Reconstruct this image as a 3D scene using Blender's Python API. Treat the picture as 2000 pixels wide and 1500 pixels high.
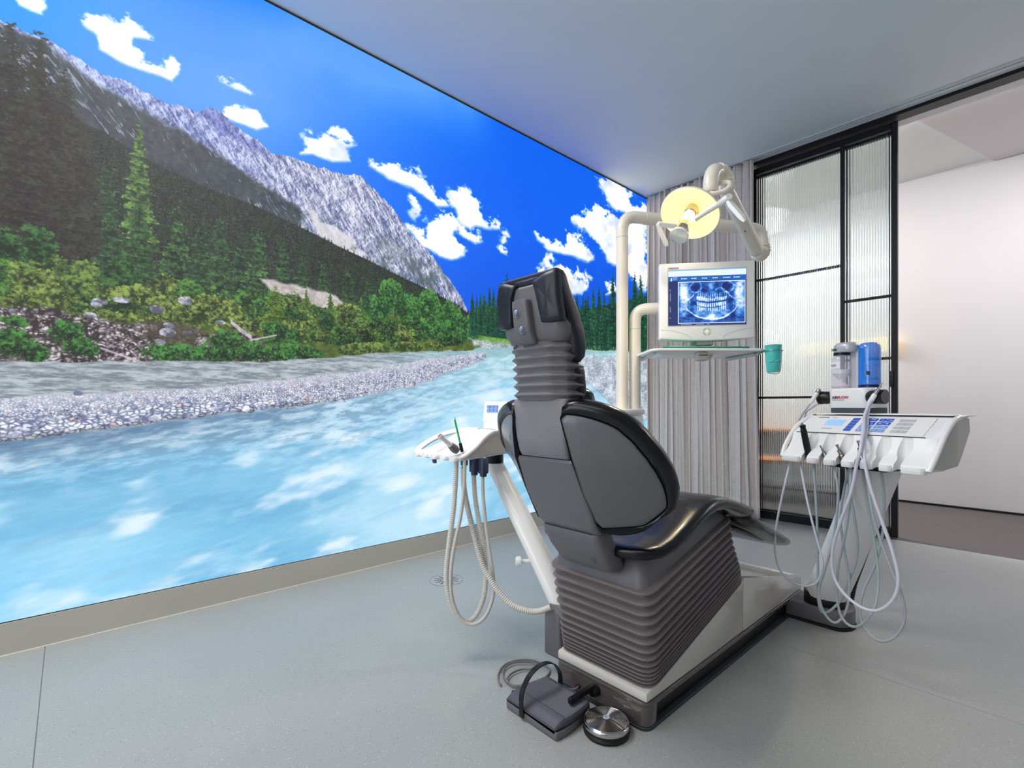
import bpy, bmesh, math, random
import numpy as np
from mathutils import Vector, Matrix

for _o in list(bpy.data.objects): bpy.data.objects.remove(_o)
SC = bpy.context.scene
COL = SC.collection
random.seed(5)

# ------------------------------------------------------------------ camera
YAW = math.radians(47.65)
FPX, HY, CAMZ = 948.0, 793.0, 0.95
_s, _c = math.sin(YAW), math.cos(YAW)
cam = bpy.data.cameras.new('camera')
cam.sensor_width = 36.0; cam.lens = FPX / 2000 * 36.0; cam.shift_y = (HY - 750) / 2000
cam.clip_start = .02; cam.clip_end = 60
camo = bpy.data.objects.new('camera', cam); COL.objects.link(camo)
camo.location = (0, 0, CAMZ); camo.rotation_euler = (math.pi / 2, 0, YAW)
SC.camera = camo

# ------------------------------------------------------------------ world, lights, exposure
SC.view_settings.view_transform = 'Standard'; SC.view_settings.look = 'None'
SC.view_settings.gamma = 1.0; SC.view_settings.exposure = 0.12
SC.view_settings.use_curve_mapping = False
SC.cycles.use_denoising = True
SC.cycles.max_bounces = 10; SC.cycles.diffuse_bounces = 4; SC.cycles.transmission_bounces = 8; SC.cycles.glossy_bounces = 4; SC.cycles.transparent_max_bounces = 12
SC.cycles.sample_clamp_indirect = 6.0
SC.cycles.caustics_reflective = False; SC.cycles.caustics_refractive = False
wd = bpy.data.worlds.new('world'); SC.world = wd; wd.use_nodes = True
wd.node_tree.nodes['Background'].inputs[0].default_value = (.05, .055, .06, 1); wd.node_tree.nodes['Background'].inputs[1].default_value = 1.0

def area(name, loc, rot, sx, sy, power, color=(1, 1, 1)):
    l = bpy.data.lights.new(name, 'AREA'); l.shape = 'RECTANGLE'; l.size = sx; l.size_y = sy; l.energy = power; l.color = color
    o = bpy.data.objects.new(name, l); COL.objects.link(o); o.location = loc; o.rotation_euler = rot
    return o
# unseen fill lights added to brighten the room and the corridor
area('overhead_fill_light', (-.6, -1.2, 2.98), (0, 0, 0), 1.8, .9, 18, (1, .97, .94))  # added overhead fill behind the camera, no fixture there
area('overhead_fill_light', (-1.85, .35, 2.98), (0, 0, 0), .9, .9, 40, (1, .98, .96))  # added overhead fill out of view, brightens the floor near the mural
area('rear_fill_light', (-1.3, -2.55, 1.55), (math.pi / 2, 0, 0), 2.4, 2.2, 48, (.96, .98, 1))  # added fill from the rear; the wall there has no window
area('corridor_fill_light', (-3.4, 5.2, 3.10), (0, 0, 0), 1.4, .6, 80, (1, .97, .96))  # added unseen fill for the left of the corridor
area('glass_fill_light', (-1.2, 4.63, 3.15), (math.radians(28), 0, 0), 3.6, .16, 60, (1, .97, .96))  # added fill hidden behind the lintel, brightens what the fluted glass shows
area('corridor_fill_light', (1.3, 5.2, 3.10), (0, 0, 0), 2.0, .6, 44, (1, .95, .94))  # added unseen fill for the right of the corridor
# ------------------------------------------------------------------ measuring helpers
FWD = Vector((-_s, _c, 0)); RGT = Vector((_c, _s, 0)); UPV = Vector((0, 0, 1))
def P(u, v, d):
    """world point seen at (u, v) of the 2000x1500 photograph, d metres in front of the camera"""
    return FWD * d + RGT * ((u - 1000) / FPX * d) + UPV * (CAMZ + (HY - v) / FPX * d)
def P_plane(u, v, p0, n):
    r = FWD + RGT * ((u - 1000) / FPX) + UPV * ((HY - v) / FPX)
    o = Vector((0, 0, CAMZ)); p0 = Vector(p0); n = Vector(n)
    return o + r * ((p0 - o).dot(n) / r.dot(n))

# ------------------------------------------------------------------ object helpers
def props(o, label=None, cat=None, group=None, kind=None):
    if label: o['label'] = label
    if cat: o['category'] = cat
    if group: o['group'] = group
    if kind: o['kind'] = kind
    return o
BASE = {}
def thing(name, label, cat, loc=(0, 0, 0), rz=0.0, group=None, local=False, kind=None):
    o = bpy.data.objects.new(name, None); COL.objects.link(o)
    o.location = loc; o.rotation_euler = (0, 0, rz); o.empty_display_size = .05
    BASE[o.name] = Vector((0, 0, 0)) if local else Vector(loc)
    return props(o, label, cat, group, kind)
def base_of(p):
    while p is not None:
        if p.name in BASE: return BASE[p.name]
        p = p.parent
    return Vector((0, 0, 0))

def smooth_path(pts, per=6):
    pts = [Vector(p) for p in pts]
    if len(pts) < 3: return pts
    q = [pts[0] * 2 - pts[1]] + pts + [pts[-1] * 2 - pts[-2]]
    out = []
    for i in range(1, len(q) - 2):
        a, b, c, d = q[i - 1], q[i], q[i + 1], q[i + 2]
        for k in range(per):
            t = k / per
            out.append(.5 * ((2 * b) + (c - a) * t + (2 * a - 5 * b + 4 * c - d) * t * t + (3 * b - a - 3 * c + d) * t ** 3))
    out.append(pts[-1]); return out
def resample(pts, step):
    out = [pts[0]]; acc = 0
    L = [0]
    for a, b in zip(pts[:-1], pts[1:]): L.append(L[-1] + (b - a).length)
    n = max(2, int(L[-1] / step)); out = []; j = 0
    for k in range(n + 1):
        s = L[-1] * k / n
        while j < len(L) - 2 and L[j + 1] < s: j += 1
        t = (s - L[j]) / max(1e-9, L[j + 1] - L[j]); out.append(pts[j].lerp(pts[j + 1], t))
    return out
def rrect(w, d, r, n=4, cx=0, cy=0):
    r = min(r, w / 2 - 1e-4, d / 2 - 1e-4); o = []
    for sx, sy, a0 in ((1, 1, 0), (-1, 1, 90), (-1, -1, 180), (1, -1, 270)):
        for k in range(n + 1):
            a = math.radians(a0 + 90 * k / n)
            o.append((cx + sx * (w / 2 - r) + r * math.cos(a), cy + sy * (d / 2 - r) + r * math.sin(a)))
    return o

class MB:
    def __init__(s): s.bm = bmesh.new()
    def _merge(s, b, M=None):
        if M is not None: b.transform(M)
        me = bpy.data.meshes.new('t'); b.to_mesh(me); b.free(); s.bm.from_mesh(me); bpy.data.meshes.remove(me)
    def box(s, x0, x1, y0, y1, z0, z1, bev=0, seg=2, M=None):
        b = bmesh.new()
        vs = [b.verts.new((x, y, z)) for z in (z0, z1) for y in (y0, y1) for x in (x0, x1)]
        for f in ((0, 2, 3, 1), (4, 5, 7, 6), (0, 1, 5, 4), (2, 6, 7, 3), (0, 4, 6, 2), (1, 3, 7, 5)): b.faces.new([vs[i] for i in f])
        if bev: bmesh.ops.bevel(b, geom=list(b.edges), offset=bev, segments=seg, profile=.5, affect='EDGES')
        s._merge(b, M); return s
    def prism(s, poly, a0, a1, axis='x', bev=0, seg=2, M=None):
        """extrude a 2-D outline; axis x: (y,z), y: (x,z), z: (x,y)"""
        b = bmesh.new()
        mk = {'x': lambda p, a: (a, p[0], p[1]), 'y': lambda p, a: (p[0], a, p[1]), 'z': lambda p, a: (p[0], p[1], a)}[axis]
        A = [b.verts.new(mk(p, a0)) for p in poly]; B = [b.verts.new(mk(p, a1)) for p in poly]
        n = len(poly); fa = b.faces.new(A); fb = b.faces.new(B[::-1])
        for i in range(n): b.faces.new((A[i], B[i], B[(i + 1) % n], A[(i + 1) % n]))
        bmesh.ops.recalc_face_normals(b, faces=list(b.faces))
        if bev:
            es = [e for e in b.edges if len(e.link_faces) == 2 and e.calc_face_angle(0) > .5]
            bmesh.ops.bevel(b, geom=es, offset=bev, segments=seg, profile=.5, affect='EDGES', clamp_overlap=True)
        s._merge(b, M); return s
    def loft(s, rings, caps=True, closed=True, M=None):
        b = bmesh.new(); R = [[b.verts.new(p) for p in r] for r in rings]; n = len(R[0])
        for a, c in zip(R[:-1], R[1:]):
            for i in range(n if closed else n - 1):
                j = (i + 1) % n
                b.faces.new((a[i], a[j], c[j], c[i]))
        if caps and closed: b.faces.new(R[0][::-1]); b.faces.new(R[-1])
        bmesh.ops.recalc_face_normals(b, faces=list(b.faces))
        s._merge(b, M); return s
    def tube(s, pts, r, n=12, caps=True, flat=None, M=None):
        """flat: (k, vector): squash the section by k along the vector"""
        pts = [Vector(p) for p in pts]; m = len(pts)
        rr = r if isinstance(r, (list, tuple)) else [r] * m
        T = [(pts[min(i + 1, m - 1)] - pts[max(i - 1, 0)]).normalized() for i in range(m)]
        up = Vector((0, 0, 1)) if abs(T[0].z) < .9 else Vector((1, 0, 0))
        N = (up - T[0] * up.dot(T[0])).normalized(); rings = []
        for i in range(m):
            if i:
                N = (N - T[i] * N.dot(T[i]))
                N = N.normalized() if N.length > 1e-6 else T[i].orthogonal().normalized()
            B = T[i].cross(N); ring = []
            for k in range(n):
                a = 2 * math.pi * k / n; o = (N * math.cos(a) + B * math.sin(a)) * rr[i]
                if flat: fv = Vector(flat[1]).normalized(); o = o - fv * o.dot(fv) * (1 - flat[0])
                ring.append(pts[i] + o)
            rings.append(ring)
        return s.loft(rings, caps, True, M)
    def lathe(s, prof, n=24, M=None, caps=True):
        return s.loft([[(r * math.cos(2 * math.pi * k / n), r * math.sin(2 * math.pi * k / n), z) for k in range(n)] for r, z in prof], caps, True, M)
    def build(s, name, mat, parent=None, sharp=38, base=True, smooth=True):
        me = bpy.data.meshes.new(name)
        if base:
            b0 = base_of(parent)
            if b0.length > 0: s.bm.transform(Matrix.Translation(-b0))
        bmesh.ops.recalc_face_normals(s.bm, faces=list(s.bm.faces)) if False else None
        s.bm.to_mesh(me); s.bm.free()
        if smooth:
            me.polygons.foreach_set('use_smooth', [True] * len(me.polygons)); me.set_sharp_from_angle(angle=math.radians(sharp))
        if mat is not None: me.materials.append(mat)
        o = bpy.data.objects.new(name, me); COL.objects.link(o)
        if parent is not None: o.parent = parent
        return o
def solo(name, mb, mat, label, cat, loc, group=None, **k):
    """a thing that is one mesh: origin at loc"""
    mb.bm.transform(Matrix.Translation(-Vector(loc)))
    o = mb.build(name, mat, None, base=False, **k); o.location = loc
    BASE[o.name] = Vector(loc)
    return props(o, label, cat, group)
def along(p, n, x=None):
    """matrix: local z onto n at p"""
    n = Vector(n).normalized(); x = Vector(x) if x is not None else n.orthogonal()
    x = (x - n * x.dot(n)).normalized(); y = n.cross(x)
    return Matrix(((x.x, y.x, n.x, p[0]), (x.y, y.y, n.y, p[1]), (x.z, y.z, n.z, p[2]), (0, 0, 0, 1)))
def ribbed(pts, r, pitch=.006, depth=.2, n=10):
    q = resample(smooth_path(pts, 8), pitch / 2)
    return q, [r * (1 + (depth if i % 2 else 0)) for i in range(len(q))]
def text(s, size, mat, parent, M, name='lettering', ext=.0002, align='LEFT', bold=0.0):
    cu = bpy.data.curves.new('t', 'FONT'); cu.body = s; cu.size = size; cu.extrude = ext; cu.align_x = align; cu.resolution_u = 2; cu.offset = bold
    ob = bpy.data.objects.new('t', cu); COL.objects.link(ob)
    dg = bpy.context.evaluated_depsgraph_get(); me = bpy.data.meshes.new_from_object(ob.evaluated_get(dg))
    bpy.data.objects.remove(ob); me.name = name; me.materials.clear(); me.materials.append(mat)
    b0 = base_of(parent); me.transform(Matrix.Translation(-b0) @ M)
    o = bpy.data.objects.new(name, me); COL.objects.link(o); o.parent = parent
    return o

# ------------------------------------------------------------------ materials
def lin(c): return tuple((x / 12.92 if x <= .04045 else ((x + .055) / 1.055) ** 2.4) for x in [v / 255 for v in c])
def mat(name, rgb, rough=.5, metal=0., spec=.5, coat=0., noise=0., nscale=20., bump=0., bscale=200., trans=0., ior=1.45, emit=None, estr=1., alpha=1., sheen=0., sub=0.):
    m = bpy.data.materials.new(name); m.use_nodes = True; nt = m.node_tree; b = nt.nodes['Principled BSDF']
    c = lin(rgb) + (1,)
    b.inputs['Base Color'].default_value = c; b.inputs['Roughness'].default_value = rough; b.inputs['Metallic'].default_value = metal
    b.inputs['Specular IOR Level'].default_value = spec; b.inputs['Coat Weight'].default_value = coat; b.inputs['Coat Roughness'].default_value = .06
    b.inputs['Transmission Weight'].default_value = trans; b.inputs['IOR'].default_value = ior; b.inputs['Alpha'].default_value = alpha
    b.inputs['Sheen Weight'].default_value = sheen
    if emit: b.inputs['Emission Color'].default_value = lin(emit) + (1,); b.inputs['Emission Strength'].default_value = estr
    tc = nt.nodes.new('ShaderNodeTexCoord')
    if noise:
        n = nt.nodes.new('ShaderNodeTexNoise'); n.inputs['Scale'].default_value = nscale; n.inputs['Detail'].default_value = 5
        nt.links.new(tc.outputs['Object'], n.inputs['Vector'])
        r = nt.nodes.new('ShaderNodeValToRGB'); r.color_ramp.elements[0].position = .3; r.color_ramp.elements[1].position = .7
        r.color_ramp.elements[0].color = tuple(x * (1 - noise) for x in c[:3]) + (1,); r.color_ramp.elements[1].color = tuple(min(1, x * (1 + noise)) for x in c[:3]) + (1,)
        nt.links.new(n.outputs['Fac'], r.inputs['Fac']); nt.links.new(r.outputs['Color'], b.inputs['Base Color'])
    if bump:
        n = nt.nodes.new('ShaderNodeTexNoise'); n.inputs['Scale'].default_value = bscale; n.inputs['Detail'].default_value = 4
        nt.links.new(tc.outputs['Object'], n.inputs['Vector'])
        bp = nt.nodes.new('ShaderNodeBump'); bp.inputs['Strength'].default_value = bump; bp.inputs['Distance'].default_value = .002
        nt.links.new(n.outputs['Fac'], bp.inputs['Height']); nt.links.new(bp.outputs['Normal'], b.inputs['Normal'])
    return m
M_WHITE = mat('white_lacquer', (248, 246, 244), .28, coat=.4, noise=.02, nscale=3)
M_WHITE2 = mat('white_plastic', (244, 243, 243), .35, noise=.02, nscale=4)
M_CREAM = mat('cream_lacquer', (242, 232, 214), .30, coat=.3, noise=.02, nscale=3)
M_OFFW = mat('warm_white_cover', (216, 211, 202), .22, coat=.6, noise=.03, nscale=3)
M_SIDE = mat('light_grey_side', (196, 194, 186), .45, noise=.03, nscale=5)
M_GREYP = mat('dark_grey_plastic', (108, 106, 110), .40, noise=.05, nscale=6, bump=.15, bscale=900)
M_GREYG = mat('satin_grey_panel', (104, 103, 107), .30, coat=.25, noise=.03, nscale=4, bump=.08, bscale=1400)
M_GREYT = mat('textured_grey_cover', (128, 126, 130), .55, noise=.08, nscale=9, bump=.5, bscale=260)
M_RUBBER = mat('brown_grey_rubber', (120, 111, 110), .42, noise=.05, nscale=8, bump=.12, bscale=500)
M_NECK = mat('grey_rubber', (112, 109, 112), .5, noise=.06, nscale=8, bump=.3, bscale=500)
M_BROWN = mat('brown_grey_gloss', (84, 76, 74), .12, coat=.8, noise=.03, nscale=6)
M_BLACK = mat('black_leatherette', (13, 13, 17), .24, spec=.4, coat=.12, noise=.1, nscale=7, bump=.12, bscale=240)
M_LEATH = mat('dark_leather', (30, 32, 46), .42, noise=.12, nscale=9, bump=.25, bscale=120)
M_STITCH = mat('dark_thread', (44, 44, 54), .7, noise=.1, nscale=90)
M_DARK = mat('black_plastic', (16, 16, 18), .38, noise=.1, nscale=12)
M_DARKR = mat('black_rubber', (20, 20, 22), .6, noise=.1, nscale=12)
M_GASK = mat('dark_green_mat', (40, 54, 56), .6, noise=.12, nscale=30)
M_BLUEG = mat('blue_grey_plastic', (66, 74, 94), .4, noise=.05, nscale=12)
M_PEDAL = mat('slate_plastic', (78, 78, 88), .5, noise=.05, nscale=12, bump=.1, bscale=700)
M_CHROME = mat('polished_steel', (205, 200, 198), .14, metal=1., noise=.03, nscale=20)
M_STEEL = mat('brushed_steel', (172, 168, 166), .3, metal=1., noise=.05, nscale=40)
M_BTN = mat('blue_grey_button', (136, 150, 186), .3, coat=.4, noise=.03, nscale=20)
M_HOSEB = mat('beige_hose', (214, 208, 200), .5, noise=.04, nscale=30)
M_HOSEG = mat('grey_blue_hose', (168, 180, 184), .38, noise=.04, nscale=10)
M_HOSEW = mat('white_hose', (216, 216, 228), .35, noise=.03, nscale=10)
M_CABLE = mat('taupe_cable', (122, 112, 106), .45, noise=.05, nscale=20)
M_TEAL = mat('turquoise_plastic', (84, 206, 196), .3, noise=.05, nscale=20, coat=.3)
M_LILAC = mat('lilac_plastic', (196, 160, 222), .3, noise=.05, nscale=20)
M_GREENT = mat('green_tray_plastic', (52, 132, 104), .4, noise=.05, nscale=20)
M_GREENL = mat('pale_green_plastic', (112, 186, 146), .4, noise=.05, nscale=20)
M_GREENS = mat('green_tube', (30, 190, 110), .3, noise=.05, nscale=20)
M_ALU = mat('dark_aluminium', (60, 58, 56), .4, metal=.7, noise=.05, nscale=30)
M_DOOR = mat('black_steel', (22, 23, 26), .42, metal=.3, noise=.08, nscale=20)
M_TRACK = mat('white_track', (206, 208, 206), .4, noise=.03, nscale=10)
M_BLUEK = mat('blue_key', (44, 92, 200), .35, noise=.05, nscale=60)
M_BLUEK2 = mat('light_blue_key', (128, 164, 226), .35, noise=.05, nscale=60)
M_GREYK = mat('grey_key', (200, 200, 202), .35, noise=.05, nscale=60)
M_INKD = mat('dark_ink', (46, 46, 56), .5, noise=.05, nscale=60)
M_INKR = mat('red_ink', (196, 36, 44), .5, noise=.05, nscale=60)
M_INKG = mat('grey_ink', (150, 148, 152), .5, noise=.05, nscale=60)
M_INKO = mat('orange_ink', (240, 170, 40), .5, noise=.05, nscale=60)
M_INKW = mat('white_ink', (236, 240, 250), .5, noise=.02, nscale=60)
M_WOOD = mat('orange_wood', (196, 128, 84), .45, noise=.2, nscale=14)
# ------------------------------------------------------------------ painter of the wall print
WX = 2.665

def fade(t): return t * t * (3 - 2 * t)
def lattice(rng, xs, ys):
    """value noise sampled at float coordinates xs (W) x ys (H), separable grid"""
    x0 = np.floor(xs).astype(int); y0 = np.floor(ys).astype(int)
    fx = fade(xs - x0)[None, :].astype(np.float32); fy = fade(ys - y0)[:, None].astype(np.float32)
    x0 -= x0.min(); y0 -= y0.min()
    g = rng.random((y0.max() + 2, x0.max() + 2)).astype(np.float32)
    r0 = g[:, x0] * (1 - fx) + g[:, x0 + 1] * fx
    return r0[y0] * (1 - fy) + r0[y0 + 1] * fy
def fbm(seed, X, Z, fx, fz, octs=4, gain=.5):
    rng = np.random.default_rng(seed); a = 1.; s = 0; t = 0
    for k in range(octs):
        s = s + a * lattice(rng, X * fx * 2 ** k + 3.7 * k, Z * fz * 2 ** k + 1.3 * k); t += a; a *= gain
    return s / t
def lerp(a, b, m): return a + (b - a) * m
def col(*c): return np.array(c, np.float32) / 255.
def step(a, b, x): return fade(np.clip((x - a) / (b - a), 0, 1))
def sdist(px, py, poly):
    """signed distance (positive inside) of arrays to polygon"""
    d2 = np.full(px.shape, 1e9, np.float32); ins = np.zeros(px.shape, bool)
    n = len(poly)
    for i in range(n):
        ax, ay = poly[i]; bx, by = poly[(i + 1) % n]
        ex, ey = bx - ax, by - ay; L = ex * ex + ey * ey + 1e-9
        wx = px - ax; wy = py - ay
        t = np.clip((wx * ex + wy * ey) / L, 0, 1)
        d2 = np.minimum(d2, (wx - ex * t) ** 2 + (wy - ey * t) ** 2)
        c = ((ay > py) != (by > py))
        if by != ay: ins ^= c & (px < (bx - ax) * (py - ay) / (by - ay) + ax)
    d = np.sqrt(d2)
    return np.where(ins, d, -d)
def worley(seed, X, Z):
    """F1, F2 and a cell value, X and Z full arrays in cell units"""
    rng = np.random.default_rng(seed)
    J = rng.random((64, 64, 3)).astype(np.float32)
    ix = np.floor(X).astype(int); iz = np.floor(Z).astype(int)
    f1 = np.full(X.shape, 9., np.float32); f2 = f1.copy(); cv = np.zeros(X.shape, np.float32)
    for a in (-1, 0, 1):
        for b in (-1, 0, 1):
            j = J[(iz + b) % 64, (ix + a) % 64]
            d = np.hypot(ix + a + j[..., 0] - X, iz + b + j[..., 1] - Z)
            c = d < f1
            f2 = np.where(c, f1, np.minimum(f2, d)); cv = np.where(c, j[..., 2], cv); f1 = np.where(c, d, f1)
    return f1, f2, cv

def paint_mural(y0, y1, z0, z1, res):
    W = int((y1 - y0) / res); H = int((z1 - z0) / res)
    Yc = y0 + (np.arange(W) + .5) * res; Zc = z0 + (np.arange(H) + .5) * res   # row 0 = bottom
    dep = (WX * _s + _c * Yc)
    U1 = 1000 + FPX * ((-WX * _c + _s * Yc) / dep)
    U1 = np.where(dep < .6, -900, U1)
    dep = np.maximum(dep, .6)
    U = np.broadcast_to(U1[None, :], (H, W)).astype(np.float32)
    V = (HY - (Zc[:, None] - CAMZ) * FPX / dep[None, :]).astype(np.float32)
    def wall(u, v):
        t = (u - 1000) / FPX; s = WX / (_s - _c * t)
        return s * (_c + _s * t), CAMZ + (HY - v) / FPX * s
    def N(seed, f, octs=4, g=.5, fz=None): return fbm(seed, Yc, Zc, f, fz or f, octs, g)
    YY = np.broadcast_to(Yc[None, :], (H, W)).astype(np.float32)
    ZZ = np.broadcast_to(Zc[:, None], (H, W)).astype(np.float32)
    n1 = N(1, 3., 6, .55); n2 = N(2, 14., 5, .6); n3 = N(3, 60., 3, .6); n4 = N(4, 1.2, 4)
    # --- sky
    img = np.empty((H, W, 3), np.float32)
    tr = step(100, 1100, U)[..., None]
    img[:] = lerp(col(44, 146, 250), col(0, 96, 236), tr)
    hz = np.exp(-((V - (60 + .33 * (U - 560))) / 75.) ** 2) * step(330, 620, U) * (1 - step(900, 990, U)) + np.exp(-(((U - 480) / 330.) ** 2 + ((V - 190) / 120.) ** 2))
    img = lerp(img, col(88, 158, 252), (np.clip(hz * .75 * (.75 + .5 * n1), 0, 1))[..., None])
    img = lerp(img, col(0, 150, 255), (step(300, 0, U) * step(160, 0, V) * .7)[..., None])
    img = lerp(img, col(0, 78, 215), (step(430, 600, V) * step(700, 1000, U) * .6)[..., None])
    # --- clouds
    def cloud(poly, amp=9., soft=7., seed=10, dens=1.):
        us = [p[0] for p in poly]; vs = [p[1] for p in poly]
        cols = np.where((U1 > min(us) - 35) & (U1 < max(us) + 35))[0]
        if len(cols) == 0: return
        c0, c1 = cols[0], cols[-1] + 1
        vv = V[:, c0:c1]; rows = np.where(((vv > min(vs) - 35) & (vv < max(vs) + 35)).any(1))[0]
        r0, r1 = rows[0], rows[-1] + 1
        sl = (slice(r0, r1), slice(c0, c1))
        wn = fbm(seed, Yc[c0:c1], Zc[r0:r1], 9., 12., 6, .68) - .5
        wn2 = fbm(seed + 50, Yc[c0:c1], Zc[r0:r1], 7., 9., 6, .62) - .5
        d = sdist(U[sl] + wn2 * 34, V[sl] + wn * 34, poly)
        m = np.clip((d + wn * amp * 4 + 6) / (soft * 1.6), 0, 1) * dens
        sh = np.clip(.93 + (fbm(seed + 9, Yc[c0:c1], Zc[r0:r1], 5., 7., 5) - .38) * .5 - np.clip((14 - d) / 14, 0, 1) * .0, .8, 1)
        cc = lerp(col(185, 205, 240), col(252, 253, 255), np.clip((sh - .8) / .14, 0, 1)[..., None])
        img[sl] = lerp(img[sl], cc, fade(m)[..., None])
    clouds = [
        [(160, 30), (195, 25), (215, 42), (250, 35), (282, 55), (300, 78), (262, 72), (258, 85), (278, 100), (270, 125), (300, 130), (325, 140), (322, 125), (338, 118), (350, 130), (345, 145), (338, 158), (305, 145), (270, 135), (235, 122), (190, 95), (185, 70), (160, 45)],
        [(20, -10), (95, -5), (90, 15), (78, 28), (55, 20), (30, 8)],
        [(428, 155), (450, 155), (480, 165), (504, 178), (490, 183), (460, 172)],
        [(440, 215), (470, 208), (495, 218), (512, 248), (495, 252), (465, 238), (440, 228)],
        [(590, 262), (612, 272), (640, 255), (668, 262), (692, 282), (672, 290), (676, 315), (650, 315), (615, 300), (592, 300), (600, 285)],
        [(724, 308), (740, 315), (765, 328), (795, 325), (815, 340), (850, 365), (875, 385), (878, 402), (850, 402), (828, 382), (800, 365), (760, 345), (728, 325)],
        [(880, 372), (910, 368), (935, 392), (942, 425), (970, 432), (975, 446), (945, 446), (930, 440), (918, 450), (900, 438), (890, 415), (876, 395)],
        [(795, 447), (830, 460), (835, 440), (850, 420), (880, 420), (895, 440), (892, 460), (908, 480), (905, 498), (880, 508), (850, 500), (825, 480)],
        [(793, 385), (808, 392), (822, 418), (815, 432), (800, 415)],
        [(898, 440), (925, 455), (938, 470), (928, 475), (905, 458)],
        [(976, 462), (988, 460), (992, 470), (982, 473)], [(974, 488), (992, 492), (990, 497), (976, 495)],
        [(1040, 447), (1052, 458), (1075, 468), (1095, 470), (1100, 458), (1130, 462), (1150, 480), (1158, 508), (1145, 512), (1110, 498), (1070, 490), (1048, 472)],
        [(1120, 418), (1145, 412), (1170, 402), (1190, 420), (1215, 430), (1262, 405), (1262, 560), (1240, 545), (1215, 520), (1190, 512), (1172, 490), (1160, 465), (1135, 445), (1118, 430)],
        [(1165, 345), (1200, 362), (1236, 385), (1240, 400), (1262, 405), (1262, 425), (1215, 412), (1190, 395), (1172, 370)],
        [(1060, 510), (1076, 508), (1082, 520), (1068, 526)],
        [(1050, 542), (1062, 528), (1080, 545), (1100, 528), (1135, 538), (1155, 556), (1140, 574), (1100, 575), (1062, 560)],
        [(1180, 555), (1195, 552), (1200, 570), (1182, 575)], [(1222, 500), (1262, 470), (1262, 570), (1235, 545)],
    ]
    for k, p in enumerate(clouds): cloud(p, amp=7 if k not in (10, 11, 15) else 3, soft=6, seed=20 + k)
    # --- the mountain
    wU = (n2 - .5) * 16 + (n3 - .5) * 5; wV = (fbm(6, Yc, Zc, 16, 16, 5, .6) - .5) * 22
    ridge = [(-900, -120), (-60, 15), (0, 42), (45, 62), (100, 82), (160, 120), (200, 145), (245, 158), (290, 185), (330, 205), (360, 210), (385, 224), (405, 210), (425, 214), (450, 240), (480, 262), (505, 277), (530, 300), (560, 306), (600, 320), (650, 337), (690, 345), (702, 342), (716, 358), (740, 381), (771, 412), (794, 447), (825, 481), (848, 505), (867, 536), (887, 559), (910, 600), (917, 617)]
    vr = np.interp(U1, [p[0] for p in ridge], [p[1] for p in ridge])[None, :]
    jag = (np.abs(lattice(np.random.default_rng(8), Yc * 30, Zc[:1]) - .5) * -10 + np.abs(lattice(np.random.default_rng(9), Yc * 90, Zc[:1]) - .5) * -6)
    mt = step(-.6, .6, V - vr - jag - 2) * (U < 919)
    # relief: ridged noise stretched down the slope
    sx = YY * .8 + ZZ * .6; sz = -YY * .6 + ZZ * .8
    def ridged(seed, fa, fb, o=5):
        rng = np.random.default_rng(seed); tot = 0; a = 1.; s = 0
        for k in range(o):
            A = sx * fa * 2 ** k; B = sz * fb * 2 ** k
            i = np.floor(A).astype(int); j = np.floor(B).astype(int); g = rng.random((128, 128)).astype(np.float32)
            fa_, fb_ = fade(A - i), fade(B - j)
            v = (g[j % 128, i % 128] * (1 - fa_) + g[j % 128, (i + 1) % 128] * fa_) * (1 - fb_) + (g[(j + 1) % 128, i % 128] * (1 - fa_) + g[(j + 1) % 128, (i + 1) % 128] * fa_) * fb_
            s = s + a * (1 - np.abs(2 * v - 1)); tot += a; a *= .62
        return s / tot
    rr = ridged(11, 7., 4.5, 6); r2 = ridged(12, 24., 15., 4)
    # light from the left: derivative of relief
    rel = rr + .35 * r2
    dl = np.gradient(rel, axis=1) * 14
    shade = np.clip(.58 + dl * 1.0 + (r2 - .6) * .8 + (n3 - .5) * .9 + (n1 - .5) * .7, 0, 1)
    rock = lerp(col(82, 92, 140), col(226, 226, 240), shade[..., None])
    rock = lerp(rock, rock * col(150, 170, 215) * 1.35, ((1 - step(350, 640, U)) * .5)[..., None])
    rock = lerp(rock, col(72, 92, 96), (np.clip((rr - .62) * 5, 0, 1) * step(380, 480, V - .28 * (U - 600)) * .85)[..., None])
    peak = sdist(U + wU, V + wV, [(383, 226), (405, 206), (430, 212), (470, 258), (510, 282), (535, 315), (500, 300), (455, 262), (430, 262), (412, 240)])
    rock = lerp(rock, rock * col(140, 150, 205), step(-4, 4, peak)[..., None] * .7)
    snow = np.maximum(sdist(U + wU * .4, V + wV * .4, [(598, 408), (612, 410), (628, 440), (650, 448), (670, 462), (640, 452), (618, 440), (604, 425)]),
                      sdist(U + wU * .5, V + wV * .5, [(612, 428), (668, 448), (700, 480), (720, 500), (690, 500), (650, 475), (618, 455)]))
    rock = lerp(rock, col(226, 222, 222), (step(-2, 3, snow) * .75)[..., None])
    img = lerp(img, rock, mt[..., None])
    # scrub belt with pale streaks
    scrub = sdist(U + wU, V + wV, [(60, 66), (110, 102), (160, 140), (300, 226), (367, 262), (490, 340), (560, 385), (598, 420), (590, 440), (640, 470), (560, 460), (-200, 420), (-200, 20), (0, 42)])
    st = fbm(14, Yc, Zc, 1, 1, 1) * 0
    A = (sx * 70, sz * 14)
    stv = ridged(15, 55., 9., 3)
    sc = lerp(col(40, 46, 58), col(82, 92, 98), np.clip(n2 * .6 + n3 * .8 - .2, 0, 1)[..., None])
    sc = lerp(sc, col(170, 182, 205), (step(.80, .92, stv + (n1 - .5) * .5 - .18 * step(180, 500, V - .45 * U)))[..., None] * .75)
    img = lerp(img, sc, (step(-6, 10, scrub) * (V > vr + 2))[..., None])
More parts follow.
